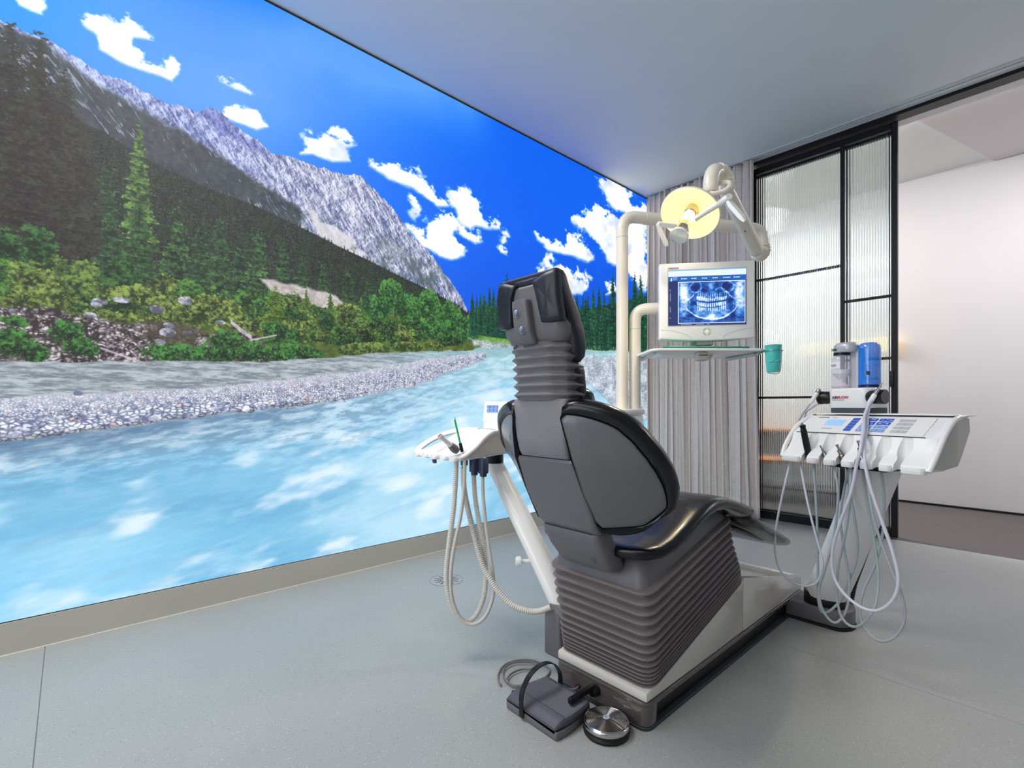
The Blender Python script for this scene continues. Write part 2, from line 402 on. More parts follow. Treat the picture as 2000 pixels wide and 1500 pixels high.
    # patches of green low on the cliff
    gp = step(.50, .62, n1 + (n2 - .5) * .5) * step(-70, -30, V - np.interp(U1, [500, 600, 666, 771, 836, 920], [400, 450, 485, 536, 567, 617])[None, :]) * (U > 560)
    img = lerp(img, col(70, 96, 88), (gp * mt * .8)[..., None])
    # --- the forested slope
    fu = [-900, -100, 0, 100, 200, 300, 400, 500, 597, 666, 716, 771, 836, 887, 921]
    fv = [200, 200, 200, 215, 258, 320, 366, 404, 450, 485, 508, 536, 567, 594, 618]
    ft = np.interp(U1, fu, fv)[None, :]
    fm = (V > ft - 1) & (U < 925)
    base = lerp(col(26, 28, 32), col(62, 66, 58), np.clip(n2 * .5 + n3 * .9 - .25, 0, 1)[..., None])
    img = np.where(fm[..., None], base, img)
    rng = np.random.default_rng(77)
    def tree(u, v, h, w, ca, cb, seed, jag=.34, dark=.0, bare=.0):
        """one conifer of the print: foot at (u,v) in the photograph's frame, height h and width w likewise"""
        yb, zb = wall(u, v); _, zt = wall(u, v - h); yr, _ = wall(u + w / 2, v); hh = zt - zb; hw = yr - yb
        c0 = int((yb - hw * 1.1 - y0) / res); c1 = int((yb + hw * 1.1 - y0) / res) + 2
        r0 = int((zb - z0) / res); r1 = int((zt - z0) / res) + 2
        c0, c1, r0, r1 = max(c0, 0), min(c1, W), max(r0, 0), min(r1, H)
        if c1 <= c0 or r1 <= r0: return
        r = np.random.default_rng(seed)
        yy = (Yc[c0:c1] - yb) / hw; tt = 1 - (Zc[r0:r1] - zb) / hh            # 0 top .. 1 foot
        tt = np.clip(tt, 0, 1)
        k = max(5, int(hh / .035)); k = min(k, 46)
        ph = tt ** .85 * k
        lay = np.floor(ph).astype(int); fr = ph - lay
        rl = .62 + .5 * r.random(k + 2); rr_ = .62 + .5 * r.random(k + 2)
        prof = (tt ** .8) * (1 - .22 * step(.8, 1., tt))
        tip = .55 + .45 * fr ** .8
        wl = (prof * tip * rl[lay] + .02)[:, None]; wr = (prof * tip * rr_[lay] + .02)[:, None]
        nn = fbm(seed + 1, Yc[c0:c1], Zc[r0:r1], 90 if hh > .3 else 160, 110 if hh > .3 else 190, 3, .7)
        nb = fbm(seed + 2, Yc[c0:c1], Zc[r0:r1], 18, 34, 3, .6)
        e = np.where(yy[None, :] < 0, wl, wr)
        d = e - np.abs(yy)[None, :] + (nn - .5) * jag * 1.3
        m = np.clip(d / .07, 0, 1) * (Zc[r0:r1] <= zt)[:, None]
        lit = np.clip(.30 + .34 * (nb - .5) * 2 + .75 * (nn - .5) * 2 + (fr[:, None] - .5) * .35 - .12 * yy[None, :] + .18 * np.abs(yy)[None, :], 0, 1)
        cc = lerp(np.asarray(ca), np.asarray(cb), lit[..., None])
        img[r0:r1, c0:c1] = lerp(img[r0:r1, c0:c1], cc, m[..., None])
    def F(u): return float(np.interp(u, fu, fv))
    # rows of small conifers down the slope, far ones first
    D1, L1 = col(18, 24, 24), col(72, 92, 76)
    cnt = 0
    for row in range(11):
        t = row / 10.
        u = 60.
        while u < 915:
            top = F(u); bot = np.interp(u, [0, 200, 450, 560, 700, 800, 915], [560, 570, 600, 600, 600, 600, 625])
            v = top + (bot - top) * (t ** 1.15) + rng.uniform(-6, 6)
            near = np.interp(u, [100, 500, 915], [1., .7, .34]) * (.5 + .75 * t)
            h = 52 * near * rng.uniform(.75, 1.25)
            if v - h > F(min(u, 914)) - 30 * near:
                g = rng.random()
                tree(u, v, h, h * rng.uniform(.34, .46), lerp(D1, col(30, 24, 24), g * .6), lerp(L1, col(56, 110, 52), g * t), 1000 + cnt)
                cnt += 1
            u += h * rng.uniform(.17, .28) + 2.5
    # named trees of the photograph: (u, foot v, height, width, dark, light)
    big = [(345, 560, 160, 90), (393, 570, 140, 80), (205, 560, 235, 130), (150, 560, 225, 120), (430, 575, 150, 80), (470, 585, 120, 70), (505, 590, 145, 80), (555, 590, 120, 60), (590, 590, 90, 50), (630, 600, 85, 45), (680, 610, 90, 50), (720, 610, 75, 40)]
    for k, (u, v, h, w) in enumerate(big):
        tree(u, v, h, w, col(20, 32, 28), col(78, 124, 70) if k % 3 else col(96, 148, 78), 3000 + k, jag=.5)
    for k, (u, v, h, w) in enumerate([(150, 560, 330, 200), (-120, 560, 560, 330), (-40, 560, 540, 300), (125, 540, 405, 230), (100, 560, 380, 260), (78, 560, 500, 290), (24, 560, 517, 270), (-10, 580, 430, 260), (50, 580, 400, 280)]):
        tree(u, v, h, w, col(30, 24, 26), col(66, 72, 58), 3100 + k, jag=.42)
    tree(272, 470, 232, 92, col(34, 58, 34), col(128, 176, 84), 3200, jag=.42)
    tree(272, 560, 165, 120, col(22, 34, 28), col(74, 124, 64), 3201, jag=.5)
    tree(215, 560, 150, 110, col(22, 32, 28), col(72, 126, 74), 3202, jag=.5)
    # --- shrubs, banks, boulders
    def bush(u, v, w, h, ca, cb, seed, fine=70, edge=.35):
        yb, zb = wall(u, v); yr, _ = wall(u + w / 2, v); _, zt = wall(u, v - h / 2)
        hw = yr - yb; hh = zt - zb
        c0 = max(int((yb - hw * 1.3 - y0) / res), 0); c1 = min(int((yb + hw * 1.3 - y0) / res) + 2, W)
        r0 = max(int((zb - hh * 1.3 - z0) / res), 0); r1 = min(int((zb + hh * 1.3 - z0) / res) + 2, H)
        if c1 <= c0 or r1 <= r0: return
        xx = ((Yc[c0:c1] - yb) / hw)[None, :]; zz = ((Zc[r0:r1] - zb) / hh)[:, None]
        nn = fbm(seed, Yc[c0:c1], Zc[r0:r1], fine, fine, 3, .7); nb = fbm(seed + 1, Yc[c0:c1], Zc[r0:r1], fine * .22, fine * .22, 3, .6)
        d = 1 - np.sqrt(xx ** 2 + zz ** 2) + (nb - .5) * .9 * edge * 2 + (nn - .5) * edge * 1.2
        m = np.clip(d / .08, 0, 1)
        lit = np.clip(.34 + zz * .22 + (nb - .5) * 1.3 + (nn - .5) * 2.3, 0, 1)
        cc = lerp(np.asarray(ca), np.asarray(cb), lit[..., None])
        img[r0:r1, c0:c1] = lerp(img[r0:r1, c0:c1], cc, m[..., None])
    # ground under the shrubs
    gt = np.interp(U1, [-900, 0, 120, 200, 330, 450, 510, 560, 620, 680, 760, 850, 915, 945], [520, 520, 545, 575, 590, 600, 600, 605, 600, 605, 610, 620, 640, 668])[None, :]
    gm = step(-4, 4, V - gt + wV * .5) * (U < 950)
    gcol = lerp(col(40, 54, 26), col(130, 150, 66), np.clip(n2 * .7 + n3 * .6 - .15, 0, 1)[..., None])
    img = lerp(img, gcol, gm[..., None])
    mound = sdist(U + wU * .6, V + wV * .5, [(508, 545), (540, 549), (585, 560), (625, 568), (660, 580), (676, 600), (640, 605), (575, 585), (530, 570)])
    img = lerp(img, lerp(col(150, 140, 140), col(222, 214, 214), n3[..., None]), step(-3, 3, mound)[..., None])
    # left shrubs
    G = [((30, 44, 26), (116, 150, 70)), ((22, 42, 24), (92, 144, 64)), ((38, 50, 26), (140, 164, 78)), ((14, 34, 20), (66, 114, 56))]
    for k in range(90):
        u = rng.uniform(-300, 560); v = np.interp(u, [-300, 0, 200, 560], [540, 540, 590, 610]) + rng.uniform(-30, 34) * np.interp(u, [0, 560], [1., .8]); g = rng.choice([0, 1, 1, 3, 3, 2])
        bush(u, v, rng.uniform(40, 80), rng.uniform(14, 30), col(*G[g][0]), col(*G[g][1]), 7000 + 3 * k, fine=95, edge=.6)
    sb = [(40, 520, 120, 110, 1), (100, 545, 150, 120, 0), (60, 570, 170, 100, 2), (150, 540, 90, 70, 0), (15, 480, 70, 60, 3), (75, 480, 70, 70, 3), (-60, 540, 170, 120, 1), (240, 570, 110, 40, 2), (320, 560, 90, 50, 2), (235, 535, 80, 50, 3), (390, 575, 100, 50, 1),
          (300, 590, 140, 46, 2), (420, 600, 120, 50, 2), (360, 610, 180, 50, 2), (240, 600, 80, 40, 1), (470, 620, 120, 60, 2), (500, 590, 80, 60, 1), (215, 620, 120, 24, 2)]
    for k, (u, v, w, h, g) in enumerate(sb): bush(u, v, w, h, col(*G[g][0]), col(*G[g][1]), 4000 + 3 * k, fine=80, edge=.6)
    for k in range(110):
        u = rng.uniform(545, 930); v = np.interp(u, [545, 930], [640, 655]) + rng.uniform(-26, 20)
        if k < 12: v = np.interp(u, [545, 930], [600, 632]) + rng.uniform(-8, 8)
        s = np.interp(u, [545, 930], [1., .45]); g = rng.integers(0, 4)
        bush(u, v, rng.uniform(36, 70) * s, rng.uniform(26, 48) * s, col(*G[g][0]) * .8, col(*G[g][1]) * .98, 14300 + 3 * k, fine=130, edge=.6)
    for k, (u, v, w, h) in enumerate([(765, 580, 46, 68), (800, 602, 60, 60), (838, 600, 40, 66), (878, 620, 44, 64), (905, 640, 34, 50), (735, 600, 60, 50), (850, 640, 60, 50), (925, 650, 26, 40)]):
        bush(u, v, w, h, col(20, 52, 28), col(88, 148, 72), 4500 + 3 * k, fine=110)
    tree(538, 665, 108, 74, col(34, 50, 18), col(124, 158, 56), 4600, jag=.5)
    tree(598, 600, 36, 20, col(40, 60, 26), col(110, 150, 60), 4601, jag=.5); tree(645, 605, 34, 20, col(40, 60, 26), col(110, 150, 60), 4602, jag=.5)
    # stony bank at the left
    bank = sdist(U + wU, V + wV * .9, [(-700, 585), (0, 598), (80, 600), (150, 612), (230, 628), (300, 632), (345, 628), (400, 650), (500, 652), (560, 690), (620, 700), (560, 715), (-700, 715)])
    f1, f2, cv = worley(31, (YY + (n2 - .5) * .05) * 58, (ZZ + (n3 - .5) * .02) * 80)
    bk = lerp(col(50, 42, 44), col(214, 206, 214), np.clip((f2 - f1) * 1.3 * (.3 + cv) + (n3 - .5) * 1.5 + (n1 - .45) * .8, 0, 1)[..., None])
    bk = lerp(bk, col(64, 58, 44), (step(.52, .66, n1) * .8)[..., None])
    img = lerp(img, bk, step(-3, 5, bank)[..., None])
    for k, (u, v, w, h) in enumerate([(20, 670, 80, 60), (60, 690, 70, 44), (130, 650, 60, 44), (160, 680, 60, 40), (335, 688, 90, 34), (400, 695, 110, 34), (450, 690, 110, 40), (500, 690, 70, 40), (30, 628, 50, 20), (445, 665, 70, 36), (-60, 670, 120, 70), (560, 690, 90, 44), (600, 690, 70, 30), (540, 650, 70, 40)]):
        bush(u, v, w, h, col(16, 34, 20), col(76, 138, 62), 4700 + 3 * k, fine=100, edge=.7)
    for k in range(10):
        u = rng.uniform(640, 930); v = np.interp(u, [640, 800, 935], [688, 678, 674]); s = np.interp(u, [640, 930], [1., .4])
        bush(u, v, 70 * s, 30 * s, col(40, 60, 28), col(130, 150, 76), 4800 + 3 * k, fine=90)
    def boulder(u, v, w, h, seed, ca=(84, 84, 100), cb=(205, 205, 218)):
        bush(u, v, w, h, col(*ca), col(*cb), seed, fine=40, edge=.22)
    for k, (u, v, w, h) in enumerate([(237, 586, 40, 12), (195, 590, 34, 14), (362, 588, 30, 16), (306, 604, 32, 18), (175, 616, 26, 12), (188, 596, 22, 12), (330, 636, 24, 12), (328, 650, 34, 18), (25, 608, 18, 10), (367, 650, 22, 8), (430, 630, 18, 8), (312, 668, 22, 12)]):
        boulder(u, v, w, h, 4900 + 3 * k)
    def log(pts, wpx, ca, cb):
        for (ua, va), (ub, vb) in zip(pts[:-1], pts[1:]):
            n = int(max(abs(ub - ua), abs(vb - va)))
            d = sdist(U[:, :][..., :], V, [(ua, va - wpx / 2), (ub, vb - wpx / 2), (ub, vb + wpx / 2), (ua, va + wpx / 2)]) if n else 0
            img[:] = lerp(img, lerp(col(*ca), col(*cb), n3[..., None]), step(-1, 1, d)[..., None])
    log([(450, 628), (470, 645), (492, 660)], 9, (120, 112, 118), (224, 216, 222))
    log([(492, 664), (540, 655)], 3, (160, 150, 150), (210, 204, 204))
    log([(196, 680), (230, 692), (284, 710)], 4, (140, 130, 140), (214, 204, 214))
    # --- forest on the right bank
    rtop = np.interp(U1, [915, 921, 944, 960, 989, 1022, 1060, 1103, 1138, 1172, 1207, 1254, 1400], [625, 610, 600, 600, 598, 598, 600, 605, 605, 600, 590, 580, 545])[None, :]
    rbot = np.interp(U1, [915, 950, 1060, 1150, 1255, 1400], [655, 662, 676, 688, 696, 712])[None, :]
    rm = step(-2, 2, V - rtop) * (V < rbot) * step(913, 922, U)
    img = lerp(img, lerp(col(10, 40, 34), col(34, 84, 62), n2[..., None]), rm[..., None])
    for row in range(4):
        u = 922.
        while u < 1330:
            top = float(np.interp(u, [921, 944, 960, 1022, 1103, 1138, 1172, 1207, 1254, 1400], [574, 566, 560, 560, 562, 564, 552, 536, 518, 480]))
            bot = float(np.interp(u, [915, 950, 1060, 1150, 1255, 1400], [652, 660, 674, 686, 692, 705]))
            hfull = bot - top
            hh = hfull * (1 - row * .2) * rng.uniform(.8, 1.04)
            v = bot - 6 + rng.uniform(-3, 3)
            if row == 0: v = bot - 22
            tree(u, v, hh if row else hfull * rng.uniform(.66, .84), hh * rng.uniform(.20, .26), col(6, 34, 30), col(44, 110, 74) if rng.random() > .3 else col(62, 136, 84), 5000 + int(u * 7) + row, jag=.4)
            u += rng.uniform(6, 11) * (1 + (u - 920) / 500)
    tree(990, 655, 120, 34, col(6, 30, 30), col(36, 90, 66), 5900, jag=.4); tree(1022, 655, 104, 26, col(6, 30, 30), col(36, 90, 66), 5901, jag=.4)
    tree(1197, 680, 148, 34, col(6, 34, 32), col(44, 112, 78), 5902, jag=.4)
    grass = np.clip((V - rbot + 6) / 3, 0, 1) * (V < rbot + 12) * step(925, 945, U)
    img = lerp(img, lerp(col(70, 130, 50), col(150, 190, 90), n3[..., None]), grass[..., None])
    gst = step(.6, .7, fbm(61, Yc, Zc, 120, 9, 3)) * ((V > rbot - 14) & (V < rbot + 6) & (U > 1100))
    img = lerp(img, col(172, 180, 120), (gst * .7)[..., None])
    # --- water behind the gravel bar
    shore = np.interp(U1, [-900, 0, 520, 600, 740, 800, 925, 945, 1000, 1300], [709, 707, 706, 702, 690, 688, 684, 674, 676, 690])[None, :]
    wm = step(-1.2, 1.2, V - shore + (n2 - .5) * 8)
    fl = fbm(70, Yc, Zc, 14, 90, 5, .75)
    wcol = lerp(col(118, 128, 138), col(184, 192, 198), step(.3, .7, fl)[..., None])
    wcol = lerp(wcol, col(150, 200, 210), (step(650, 1000, U) * .75)[..., None])
    img = lerp(img, wcol, wm[..., None])
    # --- right bank gravel
    rg = sdist(U + wU * .5, V + wV * .5, [(1040, 686), (1130, 692), (1262, 700), (1420, 705), (1420, 870), (1262, 820), (1200, 800), (1160, 760), (1130, 735), (1060, 705)])
    rg = np.maximum(rg, sdist(U + wU * .4, V + wV * .4, [(915, 660), (1000, 672), (1000, 680), (950, 682), (925, 674)]))
    g1, g2, gc = worley(33, YY * 60, ZZ * 95)
    gv = lerp(col(120, 128, 150), col(238, 240, 250), np.clip((g2 - g1) * .9 + (gc - .5) * .5 + (n2 - .5) * 1.4 + .3, 0, 1)[..., None])
    img = lerp(img, gv, (step(-3, 5, rg) * .85)[..., None])
    # --- the near river, long exposure
    bot = np.interp(U1, [-900, 0, 150, 300, 450, 600, 700, 800, 900, 950, 1000], [868, 862, 846, 826, 806, 790, 776, 756, 722, 700, 690])[None, :]
    rv = step(-3, 6, V - bot + (n2 - .5) * 10) * 1.0
    rv = np.where((U > 1130) & (rg > 0), 0, rv)
    # flow coordinates: streaks rise to the right
    q = ZZ - .16 * YY
    def anis(seed, fa, fb, o=4, gain=.5):
        r = np.random.default_rng(seed); s = 0; tot = 0; a = 1.
        for k in range(o):
            A = YY * fa * 2 ** k; B = q * fb * 2 ** k
            i = np.floor(A).astype(int); j = np.floor(B).astype(int); g = r.random((256, 256)).astype(np.float32)
            u_, v_ = fade(A - i), fade(B - j)
            s = s + a * ((g[j % 256, i % 256] * (1 - u_) + g[j % 256, (i + 1) % 256] * u_) * (1 - v_) + (g[(j + 1) % 256, i % 256] * (1 - u_) + g[(j + 1) % 256, (i + 1) % 256] * u_) * v_)
            tot += a; a *= gain
        return s / tot
    w1 = anis(81, 1.3, 3.6, 2); w2 = anis(82, 4.6, 12., 4, .45); w3 = anis(83, 14, 60, 4, .6); w4 = anis(84, 60, 300, 2); w5 = anis(85, 2.6, 14, 3, .5)
    depth = np.clip((V - bot) / 330., 0, 1)
    c = lerp(col(126, 158, 184), col(152, 204, 232), step(0, .30, depth)[..., None])
    c = lerp(c, col(96, 188, 238), (step(.35, 1, depth) * step(820, 60, U))[..., None])
    c = lerp(c, col(168, 218, 240), (step(450, 900, U) * .7)[..., None])
    c = lerp(c, col(176, 218, 226), (step(820, 1000, U) * step(.25, 0, depth) * .9)[..., None])
    c = lerp(c, col(92, 168, 214), (step(.56, .34, w1) * .45 * step(.12, .3, depth))[..., None])
    c = lerp(c, col(108, 172, 212), (step(.48, .30, w5) * .5 * step(.06, .25, depth))[..., None])
    c = lerp(c, col(190, 228, 248), (step(.40, .80, w1) * .75)[..., None])
    c = lerp(c, col(226, 242, 254), (step(.46, .84, w2) * .9 * step(.02, .25, depth))[..., None])
    nearb = (1 - step(.0, .42, depth))
    c = lerp(c, col(88, 122, 156), (step(.52, .34, w3) * .55 * (.08 + .9 * nearb) * (1 - .6 * step(650, 950, U)))[..., None])
    c = lerp(c, col(216, 228, 240), (step(.50, .72, w3) * .6 * (.14 + .8 * nearb))[..., None])
    c = lerp(c, col(225, 245, 255), (step(.82, .95, w4) * .3 * step(.5, .9, depth))[..., None])
    c = lerp(c, col(70, 100, 140), (step(.10, .0, depth) * .45 * step(700, 300, U))[..., None])
    img = lerp(img, c, rv[..., None])
    # --- the gravel bar
    top = np.interp(U1, [-900, 0, 150, 400, 600, 700, 830, 940, 951], [784, 778, 771, 758, 737, 726, 702, 688, 688])[None, :]
    bar = step(-1.5, 1.5, V - top + (n3 - .5) * 5) * step(2.5, -2.5, V - bot + (n2 - .5) * 12 + (n3 - .5) * 8) * (U < 949)
    k = np.clip((V - top) / (bot - top + 1e-3), 0, 1)
    def gravel(seed, fx, fz):
        a, b, cc = worley(seed, (YY + (n2 - .5) * .04) * fx, (ZZ + (n3 - .5) * .012) * fz)
        v = np.clip((b - a) * 2.2 * (.5 + .7 * cc) + .12 + (n3 - .5) * .8, 0, 1)
        g = lerp(col(82, 92, 124), lerp(col(206, 212, 232), col(250, 251, 255), cc[..., None]), v[..., None])
        return lerp(g, g * col(230, 190, 190), ((cc > .93) * .8)[..., None])
    gfine = gravel(91, 90, 150); gbig = gravel(92, 44, 76)
    gg = lerp(gfine, gbig, step(.42, .62, k + (n2 - .5) * .5 - step(350, 800, U) * .5)[..., None])
    gg = lerp(gg, col(202, 204, 216), (step(.5, .1, k) * .5)[..., None])
    gg = gg * (1 - .28 * step(.8, 1., k) * (1 - step(500, 800, U)))[..., None]
    img = lerp(img, gg, bar[..., None])
    for kk in range(40):
        u = rng.uniform(-250, 520); t = rng.random() ** .6
        v = np.interp(u, [0, 520], [778, 748]) + t * np.interp(u, [0, 520], [78, 48])
        s = .5 + t; boulder(u, v, rng.uniform(10, 24) * s, rng.uniform(5, 9) * s, 6000 + 3 * kk, (104, 112, 146), (236, 238, 250))
    boulder(152, 768, 22, 12, 6200, (110, 116, 150), (236, 238, 250))
    img = lerp(img, col(120, 104, 106), (.10 * np.exp(-(((U - 150) / 260.) ** 2 + ((V - 330) / 170.) ** 2)))[..., None])  # haze veil over the left trees, painted into the print colours
    return np.clip(img, 0, 1)
# ------------------------------------------------------------------ the room
CEIL = 3.02
def struct(name, mb, m, parent=None, **k):
    o = mb.build(name, m, parent, **k)
    if parent is None: o['kind'] = 'structure'
    return o
def lino(name, rgb, fleck_d, fleck_l, scale=130., rough=.40, dens=.16):
    m = mat(name, rgb, rough, noise=.035, nscale=2.2); nt = m.node_tree; b = nt.nodes['Principled BSDF']
    prev = b.inputs['Base Color'].links[0].from_socket; tc = nt.nodes['Texture Coordinate']
    for k, (c, sc) in enumerate(((fleck_d, scale), (fleck_l, scale * 1.17), (fleck_l, scale * 2.1), (fleck_d, scale * 2.3))):
        v = nt.nodes.new('ShaderNodeTexVoronoi'); v.inputs['Scale'].default_value = sc; v.inputs['Randomness'].default_value = 1
        nt.links.new(tc.outputs['Object'], v.inputs['Vector'])
        a = nt.nodes.new('ShaderNodeMath'); a.operation = 'LESS_THAN'; a.inputs[1].default_value = .22
        nt.links.new(v.outputs['Distance'], a.inputs[0])
        s = nt.nodes.new('ShaderNodeSeparateColor'); nt.links.new(v.outputs['Color'], s.inputs['Color'])
        g = nt.nodes.new('ShaderNodeMath'); g.operation = 'LESS_THAN'; g.inputs[1].default_value = dens * (1 if k < 2 else 2.2)
        nt.links.new(s.outputs[k % 3], g.inputs[0])
        q = nt.nodes.new('ShaderNodeMath'); q.operation = 'MULTIPLY'; nt.links.new(a.outputs[0], q.inputs[0]); nt.links.new(g.outputs[0], q.inputs[1])
        w = nt.nodes.new('ShaderNodeMath'); w.operation = 'MULTIPLY'; w.inputs[1].default_value = .7 if k < 2 else .45; nt.links.new(q.outputs[0], w.inputs[0])
        x = nt.nodes.new('ShaderNodeMix'); x.data_type = 'RGBA'; nt.links.new(w.outputs[0], x.inputs[0]); nt.links.new(prev, x.inputs[6]); x.inputs[7].default_value = lin(c) + (1,)
        prev = x.outputs[2]
    nt.links.new(prev, b.inputs['Base Color'])
    return m
M_LINO = lino('speckled_grey_linoleum', (166, 167, 164), (116, 108, 100), (224, 224, 220))
M_SEAM = mat('weld_seam', (128, 126, 122), .6, noise=.05, nscale=30)
M_SKIRT = mat('beige_skirting', (186, 182, 172), .5, noise=.03, nscale=3)
M_BEAD = mat('pale_weld_bead', (222, 218, 208), .5, noise=.03, nscale=10)
M_CORR = lino('brown_grey_terrazzo', (84, 79, 80), (62, 58, 60), (140, 132, 132), 60., .5, .5)
M_CEIL = mat('matt_ceiling_paint', (232, 236, 235), .8, noise=.02, nscale=1.5)
M_WALL = mat('white_wall_paint', (222, 220, 222), .7, noise=.015, nscale=2)
M_WALLG = mat('pale_grey_wall_paint', (176, 178, 178), .8, noise=.02, nscale=2)

FL = MB().box(-2.9, 2.0, -2.6, 4.34, -.06, -.002)
floor = struct('floor', FL, M_SEAM)
for k, (a, b) in enumerate(((-2.6, -2.243), (-2.24, -.0725), (-.07, 2.0985), (2.101, 4.338))):
    MB().box(-2.66, 1.9, a, b, -.0019, 0).build('linoleum_sheet', M_LINO, floor, smooth=False)
cf = struct('corridor_floor', MB().box(-4.5, 4.5, 4.342, 6.6, -.06, -.0005), M_CORR)
struct('ceiling', MB().box(-2.9, 2.0, -2.6, 4.50, CEIL, CEIL + .12), M_CEIL)
struct('wall_left', MB().box(-2.95, -2.70, -2.6, 4.45, 0, CEIL + .1), M_WALLG)
struct('wall_rear', MB().box(-2.95, 2.1, -2.75, -2.6, 0, CEIL + .1), M_WALLG)
struct('wall_right', MB().box(1.9, 2.05, -2.6, 4.34, 0, CEIL + .1), M_WALLG)
struct('wall_back', MB().box(-2.70, -1.745, 4.36, 4.46, 0, CEIL), M_WALLG)
bl = struct('baseboard_left', MB().box(-2.70, -2.662, -2.6, 4.36, 0, .124, .001, 1), M_SKIRT)
MB().box(-2.664, -2.6585, -2.6, 4.30, -.001, .004, .0015, 2).build('weld_bead', M_BEAD, bl)
# corridor shell beyond the sliding door
struct('wall_corridor', MB().box(-4.5, -.30, 6.12, 6.3, 0, 3.3), M_WALL)
struct('wall_corridor', MB().prism([(-.30, 6.12), (4.5, 6.02), (4.5, 6.3), (-.30, 6.3)], 0, 3.3, 'z'), M_WALL)
struct('wall_corridor', MB().box(-4.6, -4.5, 4.3, 6.3, 0, 3.3), M_WALL)
struct('wall_corridor', MB().box(4.5, 4.6, 4.3, 6.3, 0, 3.3), M_WALL)
struct('baseboard_corridor', MB().box(-4.5, 4.5, 6.095, 6.119, 0, .018), M_DARK)
struct('corridor_ceiling', MB().box(-4.6, 4.6, 4.50, 6.4, 3.17, 3.3), M_CEIL)
struct('trim_1', MB().box(-4.5, 4.5, 4.40, 4.50, 3.0, 3.17), M_WALL)            # lintel over the opening
struct('trim_2', MB().prism([(-.74, 4.5), (-.30, 6.10), (4.4, 6.0), (4.4, 4.5)], 3.14, 3.169, 'z'), M_WALL)   # lowered part of the corridor ceiling

# ------------------------------------------------------------------ the backlit print
MZ0, MZ1, MY0, MY1, MRES = .128, 3.006, -1.6, 4.34, .002
_img = paint_mural(MY0, MY1, MZ0, MZ1, MRES)
H_, W_ = _img.shape[:2]
im = bpy.data.images.new('river_print', W_, H_, alpha=False)
_px = np.ones((H_, W_, 4), np.float32); _px[..., :3] = _img
im.pixels.foreach_set(_px.ravel()); im.update(); im.pack()
del _px, _img
mm = bpy.data.materials.new('backlit_fabric_print'); mm.use_nodes = True; nt = mm.node_tree; b = nt.nodes['Principled BSDF']
ti = nt.nodes.new('ShaderNodeTexImage'); ti.image = im; ti.extension = 'EXTEND'
uvn = nt.nodes.new('ShaderNodeUVMap'); uvn.uv_map = 'uv'; nt.links.new(uvn.outputs[0], ti.inputs[0])
b.inputs['Base Color'].default_value = (.03, .03, .03, 1); b.inputs['Roughness'].default_value = .7; b.inputs['Specular IOR Level'].default_value = .1
nt.links.new(ti.outputs['Color'], b.inputs['Emission Color']); b.inputs['Emission Strength'].default_value = 1.0
mural = thing('backlit_mural', 'wall-filling backlit print of a turquoise river, gravel, conifers and rocky mountain', 'mural', (-2.68, 1.5, .126))
mb = MB().box(-2.699, -2.665, MY0, MY1, MZ0, MZ1)
pr = mb.build('printed_fabric', mm, mural, smooth=False)
uv = pr.data.uv_layers.new(name='uv'); bz = BASE[mural.name]
for lp in pr.data.loops:
    co = pr.data.vertices[lp.vertex_index].co + bz
    uv.data[lp.index].uv = ((co.y - MY0) / (MY1 - MY0), (co.z - MZ0) / (MZ1 - MZ0))
MB().box(-2.699, -2.661, MY0, MY1, MZ1, MZ1 + .006).build('frame_top', M_ALU, mural, smooth=False)
MB().box(-2.699, -2.6645, MY0, MY1, MZ0 - .003, MZ0).build('frame_bottom', M_ALU, mural, smooth=False)
MB().box(-2.699, -2.66, MY0 - .01, MY0, MZ0, MZ1).build('frame_side', M_ALU, mural, smooth=False)
struct('wall_left_rear', MB().box(-2.70, -2.664, -2.6, MY0 - .012, .126, CEIL), M_WALLG)

